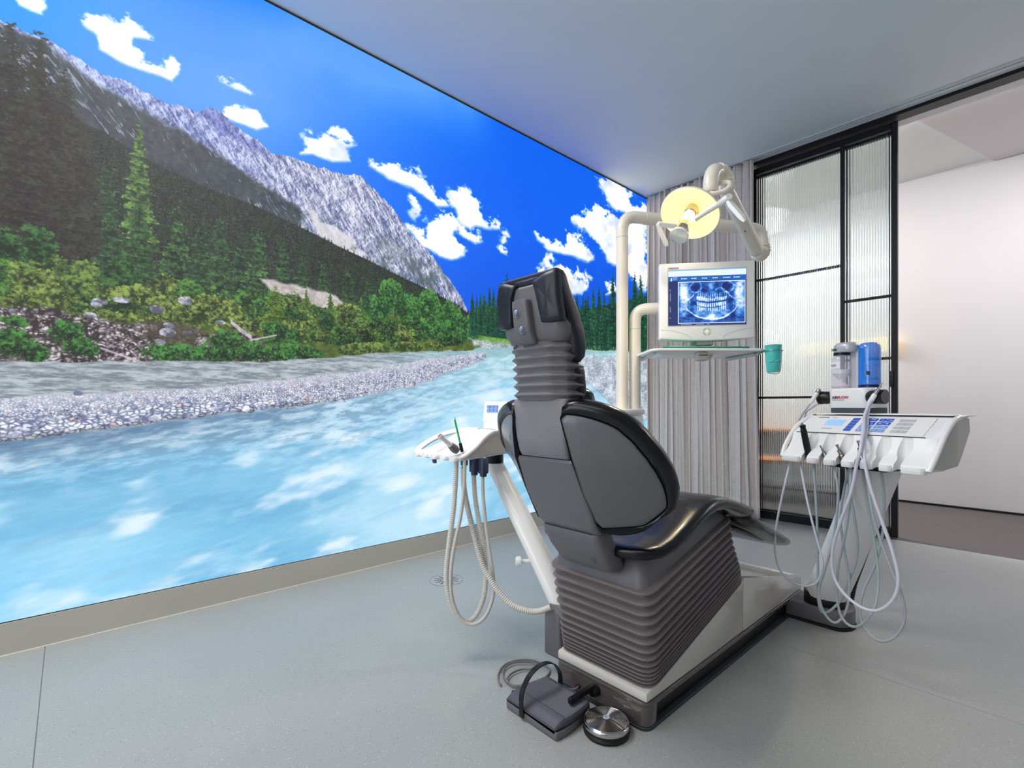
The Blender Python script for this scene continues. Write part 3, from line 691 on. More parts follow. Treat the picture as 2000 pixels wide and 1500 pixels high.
# ------------------------------------------------------------------ sliding doors with fluted glass
def glass_mat(name, tint, rough, ior):
    m = mat(name, tint, rough, trans=1., ior=ior, noise=.01, nscale=3); return m
M_FLUTE = glass_mat('fluted_glass', (240, 246, 244), .05, 1.40)
tr = struct('trim_3', MB().box(-1.75, 2.0, 4.30, 4.40, 2.995, CEIL), M_DOOR)      # ceiling rail of the doors
def fluted(x0, x1, z0, z1, y, name, parent, pitch=.0165, amp=.0045):
    n = max(4, int((x1 - x0) / pitch)); w = (x1 - x0) / n; F = []; 
    for i in range(n):
        for k in range(5):
            F.append((x0 + w * (i + k / 5.), y - amp * math.sin(math.pi * k / 5.)))
    F.append((x1, y)); poly = F + [(x1, y + .004), (x0, y + .004)]
    o = MB().prism(poly, z0, z1, 'z').build(name, M_FLUTE, parent, sharp=50)
    return o
def door_leaf(name, label, y, x0, x1, xm, zl, zr):
    d = thing(name, None, None, ((x0 + x1) / 2, y, 0), kind='structure'); d['label'] = label
    t = .018
    MB().box(x0, x0 + .030, y - t, y + t, .012, 2.975, .002, 1).build('stile', M_DOOR, d)
    MB().box(x1 - .036, x1, y - t, y + t, .012, 2.975, .002, 1).build('stile', M_DOOR, d)
    MB().box(x0 + .031, x1 - .037, y - t, y + t, .012, .065, .002, 1).build('rail', M_DOOR, d)
    MB().box(x0 + .031, x1 - .037, y - t, y + t, 2.925, 2.975, .002, 1).build('rail', M_DOOR, d)
    MB().box(xm - .014, xm + .014, y - t, y + t * .8, .066, 2.924, .002, 1).build('glazing_bar', M_DOOR, d)
    MB().box(x0 + .031, xm - .015, y - t * .8, y + t * .8, zl - .009, zl + .009, .002, 1).build('glazing_bar', M_DOOR, d)
    MB().box(xm + .015, x1 - .037, y - t * .8, y + t * .8, zr - .009, zr + .009, .002, 1).build('glazing_bar', M_DOOR, d)
    for a, b, c, e in ((x0 + .030, xm - .014, .065, zl - .009), (x0 + .030, xm - .014, zl + .009, 2.925), (xm + .014, x1 - .036, .065, zr - .009), (xm + .014, x1 - .036, zr + .009, 2.925)):
        fluted(a, b, c, e, y, 'glass_pane', d)
    return d
DL = door_leaf('door_1', 'front sliding leaf with fluted glass in a black steel frame', 4.352, -1.690, -.702, -1.034, 1.02, 1.74)
DH = MB().box(-.742, -.722, 4.318, 4.334, 1.085, 1.20, .003, 2); DH.build('door_handle', M_DARK, DL)
door_leaf('door_2', 'rear sliding leaf with fluted glass behind the front leaf', 4.402 + .03, -1.700, -.722, -1.040, 2.04, 1.30)

# curtain track and curtain
ct = thing('curtain_track', 'slim white double track set into the ceiling before the doors', 'curtain track', (-.4, 4.21, CEIL))
for y in (4.195, 4.225): MB().box(-2.66, 1.89, y - .006, y + .006, CEIL - .009, CEIL - .0005, .001, 1).build('rail', M_TRACK, ct)
M_CURT = mat('grey_linen', (228, 216, 208), .85, noise=.05, nscale=30, sheen=.2)
nt = M_CURT.node_tree; b = nt.nodes['Principled BSDF']; tc = nt.nodes['Texture Coordinate']; prev = b.inputs['Base Color'].links[0].from_socket
for sc in ((1200, 1200, 40), (60, 60, 1400)):
    mp = nt.nodes.new('ShaderNodeMapping'); mp.inputs['Scale'].default_value = (sc[0] * .3, sc[1] * .3, sc[2] * .3); nt.links.new(tc.outputs['Object'], mp.inputs[0])
    n = nt.nodes.new('ShaderNodeTexNoise'); n.inputs['Scale'].default_value = 1; n.inputs['Detail'].default_value = 2; nt.links.new(mp.outputs[0], n.inputs['Vector'])
    r = nt.nodes.new('ShaderNodeMapRange'); r.inputs[1].default_value = .3; r.inputs[2].default_value = .7; r.inputs[3].default_value = .93; r.inputs[4].default_value = 1.05; nt.links.new(n.outputs[0], r.inputs[0])
    x = nt.nodes.new('ShaderNodeMix'); x.data_type = 'RGBA'; x.blend_type = 'MULTIPLY'; x.inputs[0].default_value = 1; nt.links.new(prev, x.inputs[6]); nt.links.new(r.outputs[0], x.inputs[7]); prev = x.outputs[2]
nt.links.new(prev, b.inputs['Base Color'])
cu = thing('linen_curtain', 'grey beige linen curtain drawn into folds in the room corner', 'curtain', (-2.1, 4.2, .02))
nx, nz = 420, 40
rngc = np.random.default_rng(3); ph = np.cumsum(rngc.uniform(.75, 1.3, 17)); ph = np.concatenate([[0], ph]) / ph[-1]
def curtain_pt(t, h):
    """t across, h height 0..1"""
    f = float(np.interp(t, ph, np.arange(len(ph)))); x1 = -1.628 + .05 * (1 - h) ** 1.5
    A = .034 * (.75 + .35 * math.sin(f * 2.1)) * (.8 + .2 * h) * (1 + .25 * math.sin(3 * h + f))
    y = 4.205 + A * math.sin(2 * math.pi * f + .5 * math.sin(2.4 * h + f * 1.7)) + .008 * math.sin(5.1 * f + 4 * h)
    x = -2.640 + (x1 + 2.640) * t + .012 * math.sin(4 * math.pi * f) + .006 * math.sin(f * 3 + h * 5)
    return x, y, .022 + (2.995 - .022) * h
def sheet(t0, t1, h0, h1, nx, nz, off=0.):
    m = MB(); vs = [[m.bm.verts.new(Vector(curtain_pt(t0 + (t1 - t0) * i / nx, h0 + (h1 - h0) * j / nz)) + Vector((0, -off, 0))) for i in range(nx + 1)] for j in range(nz + 1)]
    for j in range(nz):
        for i in range(nx): m.bm.faces.new((vs[j][i], vs[j][i + 1], vs[j + 1][i + 1], vs[j + 1][i]))
    return m
cl = sheet(0, 1, .0, 1, nx, nz).build('cloth', M_CURT, cu, sharp=80)
md = cl.modifiers.new('thickness', 'SOLIDIFY'); md.thickness = .003
hm = sheet(0, 1, 0, .052, nx, 2, .0016).build('hem', M_CURT, cu, sharp=80)
md = hm.modifiers.new('thickness', 'SOLIDIFY'); md.thickness = .002

# corridor pieces seen through the fluted glass
wb = thing('wooden_bench', 'orange wood bench dimly seen through the fluted door glass', 'bench', (-2.2, 5.3, 0))
MB().box(-2.9, -1.62, 5.1, 5.5, .38, .42, .004, 1).build('seat', M_WOOD, wb)
for x in (-2.8, -1.72): MB().box(x - .03, x + .03, 5.14, 5.46, 0, .379, .003, 1).build('leg', M_DARK, wb)
ws = thing('wall_shelf', 'brown wall shelf blurred behind the fluted door glass', 'shelf', (-2.3, 6.0, .66))
MB().box(-3.3, -1.75, 5.85, 6.118, .655, .685, .003, 1).build('board', M_WOOD, ws)
for x in (-3.0, -2.0): MB().box(x - .01, x + .01, 5.95, 6.118, .60, .654, .002, 1).build('bracket', M_DARK, ws)
wl = thing('wall_lamp', 'small warm wall lamp glowing behind the fluted glass', 'lamp', (-1.06, 6.1, 1.58))
M_GLOW = mat('warm_lampshade', (255, 214, 130), .5, emit=(255, 200, 96), estr=2.2)
MB().box(-1.12, -1.0, 6.03, 6.09, 1.50, 1.64, .01, 2).build('lamp_shade', M_GLOW, wl)
MB().box(-1.10, -1.02, 6.09, 6.119, 1.53, 1.61, .003, 1).build('wall_plate', M_DARK, wl)

# floor drain
dr = thing('floor_drain', 'round floor drain with radial slots under the hoses', 'drain', (-2.2, 1.52, 0))
MB().lathe([(.0, .0008), (.087, .0008), (.090, .0004), (.090, 0)], 40, Matrix.Translation((-2.2, 1.52, 0)), caps=False).build('cover', M_LINO, dr)
MB().lathe([(.0885, .0002), (.0885, .0014), (.0915, .0014), (.0915, .0002)], 48, Matrix.Translation((-2.2, 1.52, 0)), caps=False).build('rim', M_STEEL, dr)
for k in range(12):
    a = math.pi * 2 * k / 12; b0 = .028 if k % 2 else .018
    MB().box(b0, .068, -.0028, .0028, .0009, .0014, M=Matrix.Translation((-2.2, 1.52, 0)) @ Matrix.Rotation(a, 4, 'Z')).build('slot', M_DARK, dr, smooth=False)
# ------------------------------------------------------------------ the dental chair
CX = -.955
ch = thing('dental_chair', 'upright dental chair with grey back shell, black upholstery and brown bellows', 'chair', (CX, 1.9, 0))
# plinth
def rr(x0, x1, y0, y1, r, n=4): return rrect(x1 - x0, y1 - y0, r, n, (x0 + x1) / 2, (y0 + y1) / 2)
MB().prism(rr(-1.1365, -.7735, 1.2325, 2.59, .03), .0, .010, 'z', .002, 1).build('floor_gasket', M_GASK, ch)
MB().prism(rr(-1.118, -.792, 1.28, 2.57, .02), .0095, .0795, 'z').build('plinth_core', M_DARK, ch)
pl = MB().prism(rr(-1.135, -.775, 1.235, 2.585, .028), .067, .081, 'z', .003, 2)
pl.prism(rr(-1.135, -.775, 1.235, 1.31, .028), .0105, .070, 'z', .003, 2)
pl.build('plinth', M_BROWN, ch)
# white lower housing, with the wedge side that rises forward
def zb(y): return np.interp(y, [1.262, 1.914], [.116, .287])
def housing(y0, y1, pts, name):
    m = MB()
    for a, b in ((-1.130, -1.098), (-.812, -.780)): m.prism(pts, a, b, 'x', .004, 2)
    return m
prof = [(1.242, .082), (1.242, .110), (1.262, .114), (1.912, .284), (1.912, .082)]
m = MB().prism(prof, -1.130, -.780, 'x', .006, 2); m.build('rear_housing', M_OFFW, ch)
prof = [(1.914, .082), (1.914, .284), (1.925, .287), (2.555, .146), (2.578, .134), (2.578, .082)]
m = MB(); m.prism(prof, -1.130, -1.100, 'x', .005, 2); m.prism(prof, -.810, -.780, 'x', .005, 2)
m.box(-1.101, -.809, 2.545, 2.578, .082, .1435, .006, 2); m.box(-1.101, -.809, 1.915, 2.546, .083, .118, .002, 1)
m.build('front_housing', M_OFFW, ch)
MB().tube([(-1.115, 1.93, .286), (-1.115, 2.25, .2165), (-1.115, 2.56, .146)], .012, 10).build('rim_bar', M_WHITE, ch)
# lift bellows: fourteen folds fanned from the rear
ft = [0, .12, .23, .33, .44, .54, .63, .71, .78, .836, .88, .92, .958, 1.]
def bell_ring(t, o):
    yr = np.interp(t, [0, .15, 1], [1.222, 1.228, 1.262]) - o; yf = np.interp(t, [0, .35, .8, 1], [1.775, 1.815, 1.895, 1.914]) + o * .5
    hw = np.interp(t, [0, .1, 1], [.190, .188, .172]) + o
    out = []
    for x, y in rrect(2 * hw, yf - yr, .034 + o, 4, CX, (yr + yf) / 2):
        q = (y - 1.262) / .652
        zt = .408 + (.545 - .408) * max(-.06, (y - 1.225) / .55) ; zz = zt + (float(zb(y)) - zt) * t
        out.append((x, y, zz))
    return out
rings = []
for i, t in enumerate(ft):
    nx_ = ft[i + 1] if i + 1 < len(ft) else 1.03
    pv = ft[i - 1] if i else -.1
    w = nx_ - t; wp = t - pv
    if i == 0: rings.append(bell_ring(-.05, -.02))
    rings += [bell_ring(t - .26 * min(w, wp), -.002), bell_ring(t - .14 * min(w, wp), .007), bell_ring(t, .0105), bell_ring(t + .13 * w, .008), bell_ring(t + .24 * w, -.002), bell_ring(t + .36 * w, -.020), bell_ring(t + .52 * w, -.026)]
bl_ = MB().loft(rings, True)
bl_.build('lift_bellows', M_RUBBER, ch, sharp=180)
# grey seat support above the bellows
def sup(z_off, inset, y0, y1):
    return [(x, y, .408 + (.545 - .408) * (y - 1.225) / .55 + z_off) for x, y in rrect(.36 - 2 * inset, y1 - y0, .03, 4, CX, (y0 + y1) / 2)]
MB().loft([sup(.0, .0, 1.222, 1.76), sup(.012, 0, 1.222, 1.76), sup(.03, .006, 1.226, 1.75), sup(.09, .026, 1.250, 1.70), sup(.098, .04, 1.27, 1.68)]).build('seat_support', M_GREYP, ch)
# seat cushion
def slab(stations, name, m_, nseg=6, pw=2.6):
    """stations: (y, z_top_centre, half width, thickness, roundness)"""
    rings = []
    for (y, z, hw, th, ry) in stations:
        r = []
        for k in range(40):
            a = 2 * math.pi * k / 40; cs, sn = math.cos(a), math.sin(a)
            x = hw * math.copysign(abs(cs) ** (2 / 5.), cs); zz = th / 2 * math.copysign(abs(sn) ** (2 / pw), sn)
            dip = -.016 * (1 - (x / hw) ** 2) if sn > 0 else .004
            r.append((CX + x, y, z - th / 2 + zz + dip))
        rings.append(r)
    return MB().loft(rings)
st = [(1.178, .535, .10, .022), (1.182, .545, .15, .040), (1.195, .553, .19, .054), (1.215, .557, .215, .060), (1.25, .562, .232, .064), (1.30, .575, .240, .068), (1.37, .600, .242, .072), (1.44, .630, .243, .076), (1.50, .650, .243, .076), (1.56, .660, .242, .076), (1.63, .656, .241, .074), (1.70, .642, .240, .076), (1.78, .620, .237, .078), (1.84, .602, .234, .076), (1.872, .590, .231, .066), (1.886, .578, .222, .040)]
slab([s + (0,) for s in st], '', None).build('seat_cushion', M_BLACK, ch, sharp=180)
st = [(1.865, .560, .205, .02), (1.875, .564, .212, .040), (1.92, .540, .210, .046), (2.02, .498, .205, .044), (2.14, .450, .198, .042), (2.26, .404, .192, .048), (2.335, .376, .186, .046), (2.356, .366, .172, .036), (2.364, .358, .15, .016)]
slab([s + (0,) for s in st], '', None).build('leg_rest', M_BLACK, ch, sharp=180)
M_CLEAR2 = mat('smoke_vinyl', (112, 110, 110), .14, spec=.7, alpha=.55, noise=.02, nscale=10)
st = [(1.94, .537, .214, .060), (1.955, .534, .218, .068), (2.04, .502, .215, .068), (2.15, .458, .210, .066), (2.28, .407, .204, .064), (2.355, .377, .198, .060), (2.378, .366, .188, .050), (2.388, .358, .170, .028)]
slab([s + (0,) for s in st], '', None).build('foot_protector', M_CLEAR2, ch, sharp=180)
m = MB()
for sx in (-.12, .12): m.tube([(CX + sx, 1.76, .50), (CX + sx, 1.95, .465), (CX + sx, 2.25, .370)], .012, 8)
m.build('leg_rest_frame', M_DARK, ch)

# ---- back rest.  yc(z): rear face of the spine
_YZ = [(.40, 1.215), (.46, 1.175), (.52, 1.132), (.59, 1.090), (.70, 1.032), (.80, .988), (.88, .974), (.97, .966), (1.05, .962), (1.12, .960)]
def yc(z): return float(np.interp(z, [a for a, b in _YZ], [b for a, b in _YZ]))
def section(z, hw, y0, dep, r=.018, n=4, chamf=0.):
    return [(x, y, z) for x, y in rrect(2 * hw, dep, r, n, CX, y0 + dep / 2)]
# centre shell
zs = [.585, .60, .64, .70, .76, .795, .803]
MB().loft([section(z, .104 + .016 * math.sin(math.pi * min(1, max(0, (z - .55) / .3))), yc(z) - .002 + (0 if .59 < z < .80 else .006), .075, .016) for z in zs]).build('back_shell', M_GREYG, ch)
# slanted shell cheeks between the centre and the wings, inset
hz = [.452, .458, .475, .52, .56, .584]
MB().loft([section(z, hwx, yc(z) - .006 + o, .085, .02) for z, hwx, o in ((.452, .088, .012), (.458, .096, .004), (.478, .103, 0), (.52, .107, -.003), (.56, .108, -.003), (.578, .107, 0), (.584, .105, .004))]).build('hinge_cover', M_GREYP, ch)
text('CE', .022, M_NECK, ch, along((CX + .045, yc(.50) - .0085, .487), (0, -1, -.62), (1, 0, 0)), 'moulded_mark', .0006)
# spine panel
MB().loft([section(z, hw, yc(z) + o, .07, .014) for z, hw, o in ((.803, .088, .010), (.806, .094, .002), (.82, .0955, -.004), (.86, .098, -.006), (.90, .1005, -.005), (.94, .103, -.004), (.962, .104, -.002), (.970, .102, .004))]).build('spine_panel', M_GREYT, ch)
# neck bellows, six folds
def neck_sec(z, o, zo=0):
    y0 = .944 + (1.12 - z) * -.0 + .012 * (1.12 - z) / .15
    k = [(-.058, 0), (.058, 0), (.104, .026), (.106, .075), (.085, .105), (-.085, .105), (-.106, .075), (-.104, .026)]
    out = []
    cx, cy = 0, .05
    for (x, y) in k:
        L = math.hypot(x, y - cy); out.append((CX + x * (1 + o / L), y0 + cy + (y - cy) * (1 + o / L), z))
    # round the corners by subdividing
    r = []
    n = len(out)
    for i in range(n):
        a, b, c = Vector(out[i - 1]), Vector(out[i]), Vector(out[(i + 1) % n])
        d1 = min(.012, (a - b).length * .4); d2 = min(.012, (c - b).length * .4)
        p = b + (a - b).normalized() * d1; q = b + (c - b).normalized() * d2
        for t in (0, .33, .67, 1): r.append(tuple((1 - t) ** 2 * p + 2 * t * (1 - t) * b + t * t * q))
    return r
rings = [neck_sec(.966, -.008)]
nf = 6; z0, z1 = .968, 1.122; w = (z1 - z0) / nf
for k in range(nf):
    z = z0 + w * k
    rings += [neck_sec(z + .02 * w, -.007), neck_sec(z + .34 * w, .004), neck_sec(z + .46 * w, .0085), neck_sec(z + .54 * w, .0085), neck_sec(z + .66 * w, .004), neck_sec(z + .98 * w, -.007)]
rings.append(neck_sec(z1 + .004, -.004))
MB().loft(rings).build('neck_bellows', M_NECK, ch, sharp=60)
# headrest: tilted plastic body, lock with two buttons, leather cushion with back flaps
def hs(z, hw, y0, dep, r=.02): return [(CX + x, y, z) for x, y in rrect(2 * hw, dep, r, 5, 0, y0 + dep / 2)]
MB().loft([hs(1.121, .098, .958, .10, .03), hs(1.126, .106, .950, .11, .03), hs(1.145, .116, .938, .10, .035), hs(1.165, .118, .932, .088, .035), hs(1.185, .108, .929, .072, .025), hs(1.21, .098, .925, .058, .02), hs(1.25, .090, .920, .045, .018), hs(1.272, .080, .918, .038, .015), hs(1.278, .066, .922, .028, .012)]).build('headrest_body', M_GREYP, ch)
lk = MB().loft([[(CX - .008 + x, yy + y, z + zz_) for x, y in rrect(2 * hw, .055, .010, 3, 0, .0275)] for z, hw, yy, zz_ in ((1.118, .024, .944, 0), (1.126, .030, .930, 0), (1.15, .032, .9115, 0), (1.18, .032, .9065, 0), (1.225, .030, .8995, 0), (1.236, .028, .8985, 0), (1.2395, .024, .905, 0))])
lk = lk.build('headrest_lock', M_GREYP, ch, sharp=50)
for x, z in ((CX - .016, 1.205), (CX - .002, 1.160)):
    yb = float(np.interp(z, [1.15, 1.18, 1.225], [.9115, .9065, .8995]))
    MB().lathe([(.015, -.003), (.0155, .0008), (.0135, .0014), (.0115, .0003), (.010, -.002)], 24, along((x, yb, z), (0, -1, -.12))).build('button_well', M_GREYP, lk)
    MB().lathe([(.0078, -.004), (.0078, .003), (.0066, .0052), (.0042, .0068), (.001, .0075)], 20, along((x, yb, z), (0, -1, -.12))).build('push_button', M_BTN, lk)
def tilt(v): return v
cs_ = []
for z, hw, y0, dep in ((1.066, .095, 1.012, .012), (1.070, .112, 1.002, .030), (1.085, .121, .994, .046), (1.11, .125, .988, .052), (1.14, .1255, .982, .054), (1.165, .123, .972, .056), (1.20, .119, .960, .058), (1.25, .115, .943, .056), (1.285, .1125, .931, .052), (1.298, .110, .927, .046), (1.303, .104, .930, .032)):
    r = []
    for x, y in rrect(2 * hw, dep, .016, 4, 0, dep / 2):
        r.append((CX + x, y0 + y + .010 * (x / hw) ** 2 * (-1 if z > 1.2 else -.4), z + .006 * (x / hw) ** 4 * (1 if z > 1.25 else 0)))
    cs_.append(r)
hc = MB().loft(cs_).build('headrest_cushion', M_LEATH, ch, sharp=70)
# flaps folded over the back of the headrest
def flap(outline, th=.007):
    rings = []
    cx = sum(p[0] for p in outline) / len(outline); cz = sum(p[1] for p in outline) / len(outline)
    def yy(x, z, o): return float(np.interp(z, [1.14, 1.17, 1.21, 1.25, 1.30], [.930, .9285, .922, .916, .919])) - o + .35 * max(0, abs(x) - .088)
    def ring(k, o): return [(CX + cx + (x - cx) * k, yy(cx + (x - cx) * k, cz + (z - cz) * k, o), cz + (z - cz) * k) for x, z in outline]
    m = MB().loft([ring(1, -.010), ring(1.0, th * .4), ring(.97, th), ring(.8, th * 1.35), ring(.4, th * 1.0), ring(.02, th * .7)])
    return m
def dens(poly, k=5):
    o = []
    for i in range(len(poly)):
        a, b = poly[i], poly[(i + 1) % len(poly)]
        o += [(a[0] + (b[0] - a[0]) * j / k, a[1] + (b[1] - a[1]) * j / k) for j in range(k)]
    return o
for sgn in (1, -1):
    pts = [(.032 * sgn, 1.283), (.075 * sgn, 1.297), (.112 * sgn, 1.303), (.118 * sgn, 1.27), (.1195 * sgn, 1.22), (.122 * sgn, 1.172), (.090 * sgn, 1.168), (.058 * sgn, 1.172), (.053 * sgn, 1.21), (.047 * sgn, 1.25)]
    if sgn < 0: pts = pts[::-1]
    fl = flap(dens(pts, 4)).build('cushion_flap', M_LEATH, hc, sharp=60)
    # stitched seam
    q = [(.064 * sgn, 1.188), (.059 * sgn, 1.215), (.052 * sgn, 1.250), (.038 * sgn, 1.279)]
    sm = [(CX + x, float(np.interp(z, [1.14, 1.17, 1.21, 1.25, 1.30], [.930, .9285, .922, .916, .919])) - .0082, z) for x, z in q]
    MB().tube(smooth_path(sm, 5), .0011, 6).build('seam', M_STITCH, fl)
    sm = [(CX + x * sgn, float(np.interp(1.188, [1.17, 1.21], [.9285, .922])) - .0082 + .35 * max(0, x - .088), 1.188) for x in (.064, .08, .1, .118)]
    MB().tube(smooth_path(sm, 5), .0011, 6).build('seam', M_STITCH, fl)
# top fold between the flaps
MB().tube([(CX - .045, .926, 1.290), (CX, .924, 1.287), (CX + .045, .926, 1.290)], .009, 10, flat=(.6, (0, 1, 0))).build('top_seam', M_LEATH, hc)
# black neck pad seen under the headrest cushion
MB().loft([hs(.955, .100, 1.032, .034, .012), hs(.965, .106, 1.022, .040, .014), hs(1.00, .1085, 1.010, .046, .014), hs(1.045, .1100, 1.000, .048, .014), hs(1.058, .106, 1.004, .040, .012)]).build('neck_pad', M_BLACK, ch)

# wings: panel outlines taken on the ruled surface y = yc(z) + .9 * (|x-CX| - .1)
def wk(z): return float(np.interp(z, [.58, .66, .74, .82, .93], [1.0, .95, .82, .62, .42]))
def wing_pt(u, v):
    a, b = .9, 1.9
    f = lambda d: (lambda p: p.y - yc(p.z) - wk(p.z) * (abs(p.x - CX) - .1))(P(u, v, d))
    for _ in range(40):
        m_ = (a + b) / 2
        if f(a) * f(m_) <= 0: b = m_
        else: a = m_
    return P(u, v, a)
panel_px = [(1094, 808), (1120.6, 810), (1142, 813.5), (1163.6, 820), (1186, 828), (1206.6, 838), (1235, 862.5), (1264, 897), (1280, 920), (1291, 940), (1299, 960), (1303, 978), (1302, 992), (1283, 1009), (1258.7, 1026), (1236, 1029), (1200, 1031), (1168, 1032), (1150, 990), (1135, 955), (1119, 905), (1106, 855)]
cush_px = [(1093, 802), (1098, 788), (1105, 781.5), (1120.6, 778), (1149, 781), (1170, 786), (1192, 794), (1214, 804.5), (1235, 817), (1264, 845), (1292.6, 877), (1306, 896), (1316, 912), (1325, 934), (1330, 955), (1328, 972), (1325, 992), (1310, 1004), (1292, 1014), (1259, 1040), (1240, 1046), (1215, 1049), (1188, 1046), (1170, 1040), (1150, 990), (1135, 955), (1119, 905), (1106, 855)]
def sz(px): return [(p.x - CX, p.z) for p in (wing_pt(u, v) for u, v in px)]
def arc_resample(poly, n):
    P_ = [Vector((a, b, 0)) for a, b in poly] + [Vector((poly[0][0], poly[0][1], 0))]
    q = resample(P_, 1e9); L = [0]
    for a, b in zip(P_[:-1], P_[1:]): L.append(L[-1] + (b - a).length)
    out = []; j = 0
    for k in range(n):
        s = L[-1] * k / n
        while L[j + 1] < s: j += 1
        t = (s - L[j]) / (L[j + 1] - L[j]); p = P_[j].lerp(P_[j + 1], t); out.append((p.x, p.y))
    return out
PA, CU = sz(panel_px), sz(cush_px)
# join the outlines point by point along rays from the panel's middle
pcx = sum(p[0] for p in PA) / len(PA); pcz = sum(p[1] for p in PA) / len(PA)
def radial(poly, n=64):
    out = []
    for k in range(n):
        a = 2 * math.pi * k / n; dx, dz = math.cos(a), math.sin(a); best = 0
        for i in range(len(poly)):
            (x1, z1_), (x2, z2_) = poly[i], poly[(i + 1) % len(poly)]
            ex, ez = x2 - x1, z2_ - z1_; den = dx * ez - dz * ex
            if abs(den) < 1e-12: continue
            t = ((x1 - pcx) * ez - (z1_ - pcz) * ex) / den; s_ = ((x1 - pcx) * dz - (z1_ - pcz) * dx) / den
            if t > 0 and -1e-6 <= s_ <= 1 + 1e-6: best = max(best, t)
        out.append((pcx + dx * best, pcz + dz * best))
    return out
RA, RC = radial(PA), radial(CU)
def wring(R, k, off, sgn, kc=(0, 0)):
    out = []
    for x, z in R:
        x_ = pcx + (x - pcx) * k; z_ = pcz + (z - pcz) * k
        y = yc(z_) + wk(z_) * (abs(x_) - .1)
        n = Vector((wk(z_) * .8, -1, -.05))
        p = Vector((x_, y, z_)) + n.normalized() * off if off else Vector((x_, y, z_))
        out.append((CX + sgn * p.x, p.y, p.z))
    return out
def mix(A, B, t): return [(a[0] + (b[0] - a[0]) * t, a[1] + (b[1] - a[1]) * t) for a, b in zip(A, B)]
for sgn in (1, -1):
    # cushion: rises from the panel edge, rolls over the outer edge and runs to the front
    m = MB().loft([wring(RA, .90, -.006, sgn), wring(RA, 1.0, -.001, sgn), wring(mix(RA, RC, .12), 1, .006, sgn), wring(mix(RA, RC, .45), 1, .010, sgn), wring(mix(RA, RC, .8), 1, .004, sgn), wring(mix(RA, RC, .97), 1, -.010, sgn), wring(RC, .995, -.030, sgn), wring(RC, .975, -.052, sgn), wring(RC, .92, -.068, sgn), wring(RC, .7, -.074, sgn), wring(RC, .3, -.07, sgn), wring(RC, .02, -.07, sgn)])
    m.build('side_cushion', M_BLACK, ch, sharp=75)
    m = MB().loft([wring(RA, .985, -.008, sgn), wring(RA, .99, .004, sgn), wring(RA, .975, .0065, sgn), wring(RA, .90, .0080, sgn), wring(RA, .6, .012, sgn), wring(RA, .25, .013, sgn), wring(RA, .01, .013, sgn)])
    m.build('side_panel', M_GREYG, ch, sharp=60)
# middle of the upholstered back, seen only from the front
MB().loft([section(z, hw, yc(z) + .075, .05, .02) for z, hw in ((.60, .10), (.62, .13), (.75, .14), (.9, .13), (.985, .11), (1.0, .09))]).build('back_cushion', M_BLACK, ch, sharp=70)
# cranked black lever on the rear of the plinth
lv = MB().lathe([(.004, .0), (.017, 0), (.018, .006), (.016, .020), (.012, .026), (.002, .027)], 20, along((-.958, 1.236, .050), (0, -1, 0)))
lv.box(-.965, -.951, 1.105, 1.225, .057, .075, .002, 1)
lv.build('foot_lever', M_DARK, ch)
MB().lathe([(.001, 0), (.008, 0), (.0085, .004), (.0045, .007), (.001, .007)], 14, along((-1.03, 1.2365, .032), (0, -1, 0))).build('cable_gland', M_DARKR, ch)
# grey side box at the left, where the assistant arm joins
MB().box(-1.215, -1.135, 1.26, 1.42, .06, .235, .012, 3).build('arm_bracket', M_GREYP, ch)
# ------------------------------------------------------------------ doctor's instrument unit
TH = math.radians(-18.0)
AX = Vector((math.cos(TH), math.sin(TH), 0)); BX = Vector((-math.sin(TH), math.cos(TH), 0)); UO = Vector((-.49, 2.095, 0))
du = thing('instrument_unit', 'white dental instrument unit with keypad on a leaning white column', 'dental unit', tuple(UO), TH, local=True)
def UL(p):
    """world to unit-local"""
    q = Vector(p) - UO; return Vector((q.dot(AX), q.dot(BX), q.z))
def Upl(u, v, y=0.):
    """unit-local point seen at (u, v) on the plane local y = const"""
    return UL(P_plane(u, v, UO + BX * y, BX))
prof = [(0, .733), (-.004, .742), (0, .754), (.016, .766), (.034, .784), (.052, .812), (.066, .842), (.168, .908), (.178, .911), (.38, .916), (.38, .868), (.24, .770), (.20, .745), (.10, .734)]
def station(x, tap, dz=0., inset=0.):
    cy, cz = .15, .83
    return [(x * (1 if y < .17 else 1 - tap * (y - .17) / .21), y + (cy - y) * inset, z + (cz - z) * inset + dz) for y, z in prof]
xs = [(-.250, .10), (-.2485, .03), (-.245, .01), (-.238, 0)] + [(-.238 + .476 * k / 24., 0) for k in range(1, 24)] + [(.238, 0), (.245, .01), (.2485, .03), (.250, .10)]
bodyo = MB().loft([station(x, .2, 0, i) for x, i in xs]).build('console_body', M_WHITE2, du, sharp=32)
slots = [-.156, -.0885, -.0237, .0407, .1008, .1664]
cut = MB()
for sx in slots:
    poly = [(sx - .010, -.03), (sx + .010, -.03), (sx + .010, .012)]
    poly += [(sx + .020 * math.cos(a), .034 + .020 * math.sin(a)) for a in [math.radians(-50 + 280 * k / 14.) for k in range(15)]]
    poly += [(sx - .010, .012)]
    b = bmesh.new(); A = [b.verts.new((x, y, .70)) for x, y in poly]; B = [b.verts.new((x + (x - sx) * .15, y + .012 + (.012 if y > .01 else 0), .90)) for x, y in poly]
    b.faces.new(A[::-1]); b.faces.new(B)
    for i in range(len(A)): b.faces.new((A[i], A[(i + 1) % len(A)], B[(i + 1) % len(A)], B[i]))
    bmesh.ops.recalc_face_normals(b, faces=list(b.faces)); cut._merge(b)
co = cut.build('cutter', None, du)
bm_ = bodyo.modifiers.new('slots', 'BOOLEAN'); bm_.operation = 'DIFFERENCE'; bm_.object = co; bm_.solver = 'EXACT'
bpy.context.view_layer.update(); dg = bpy.context.evaluated_depsgraph_get()
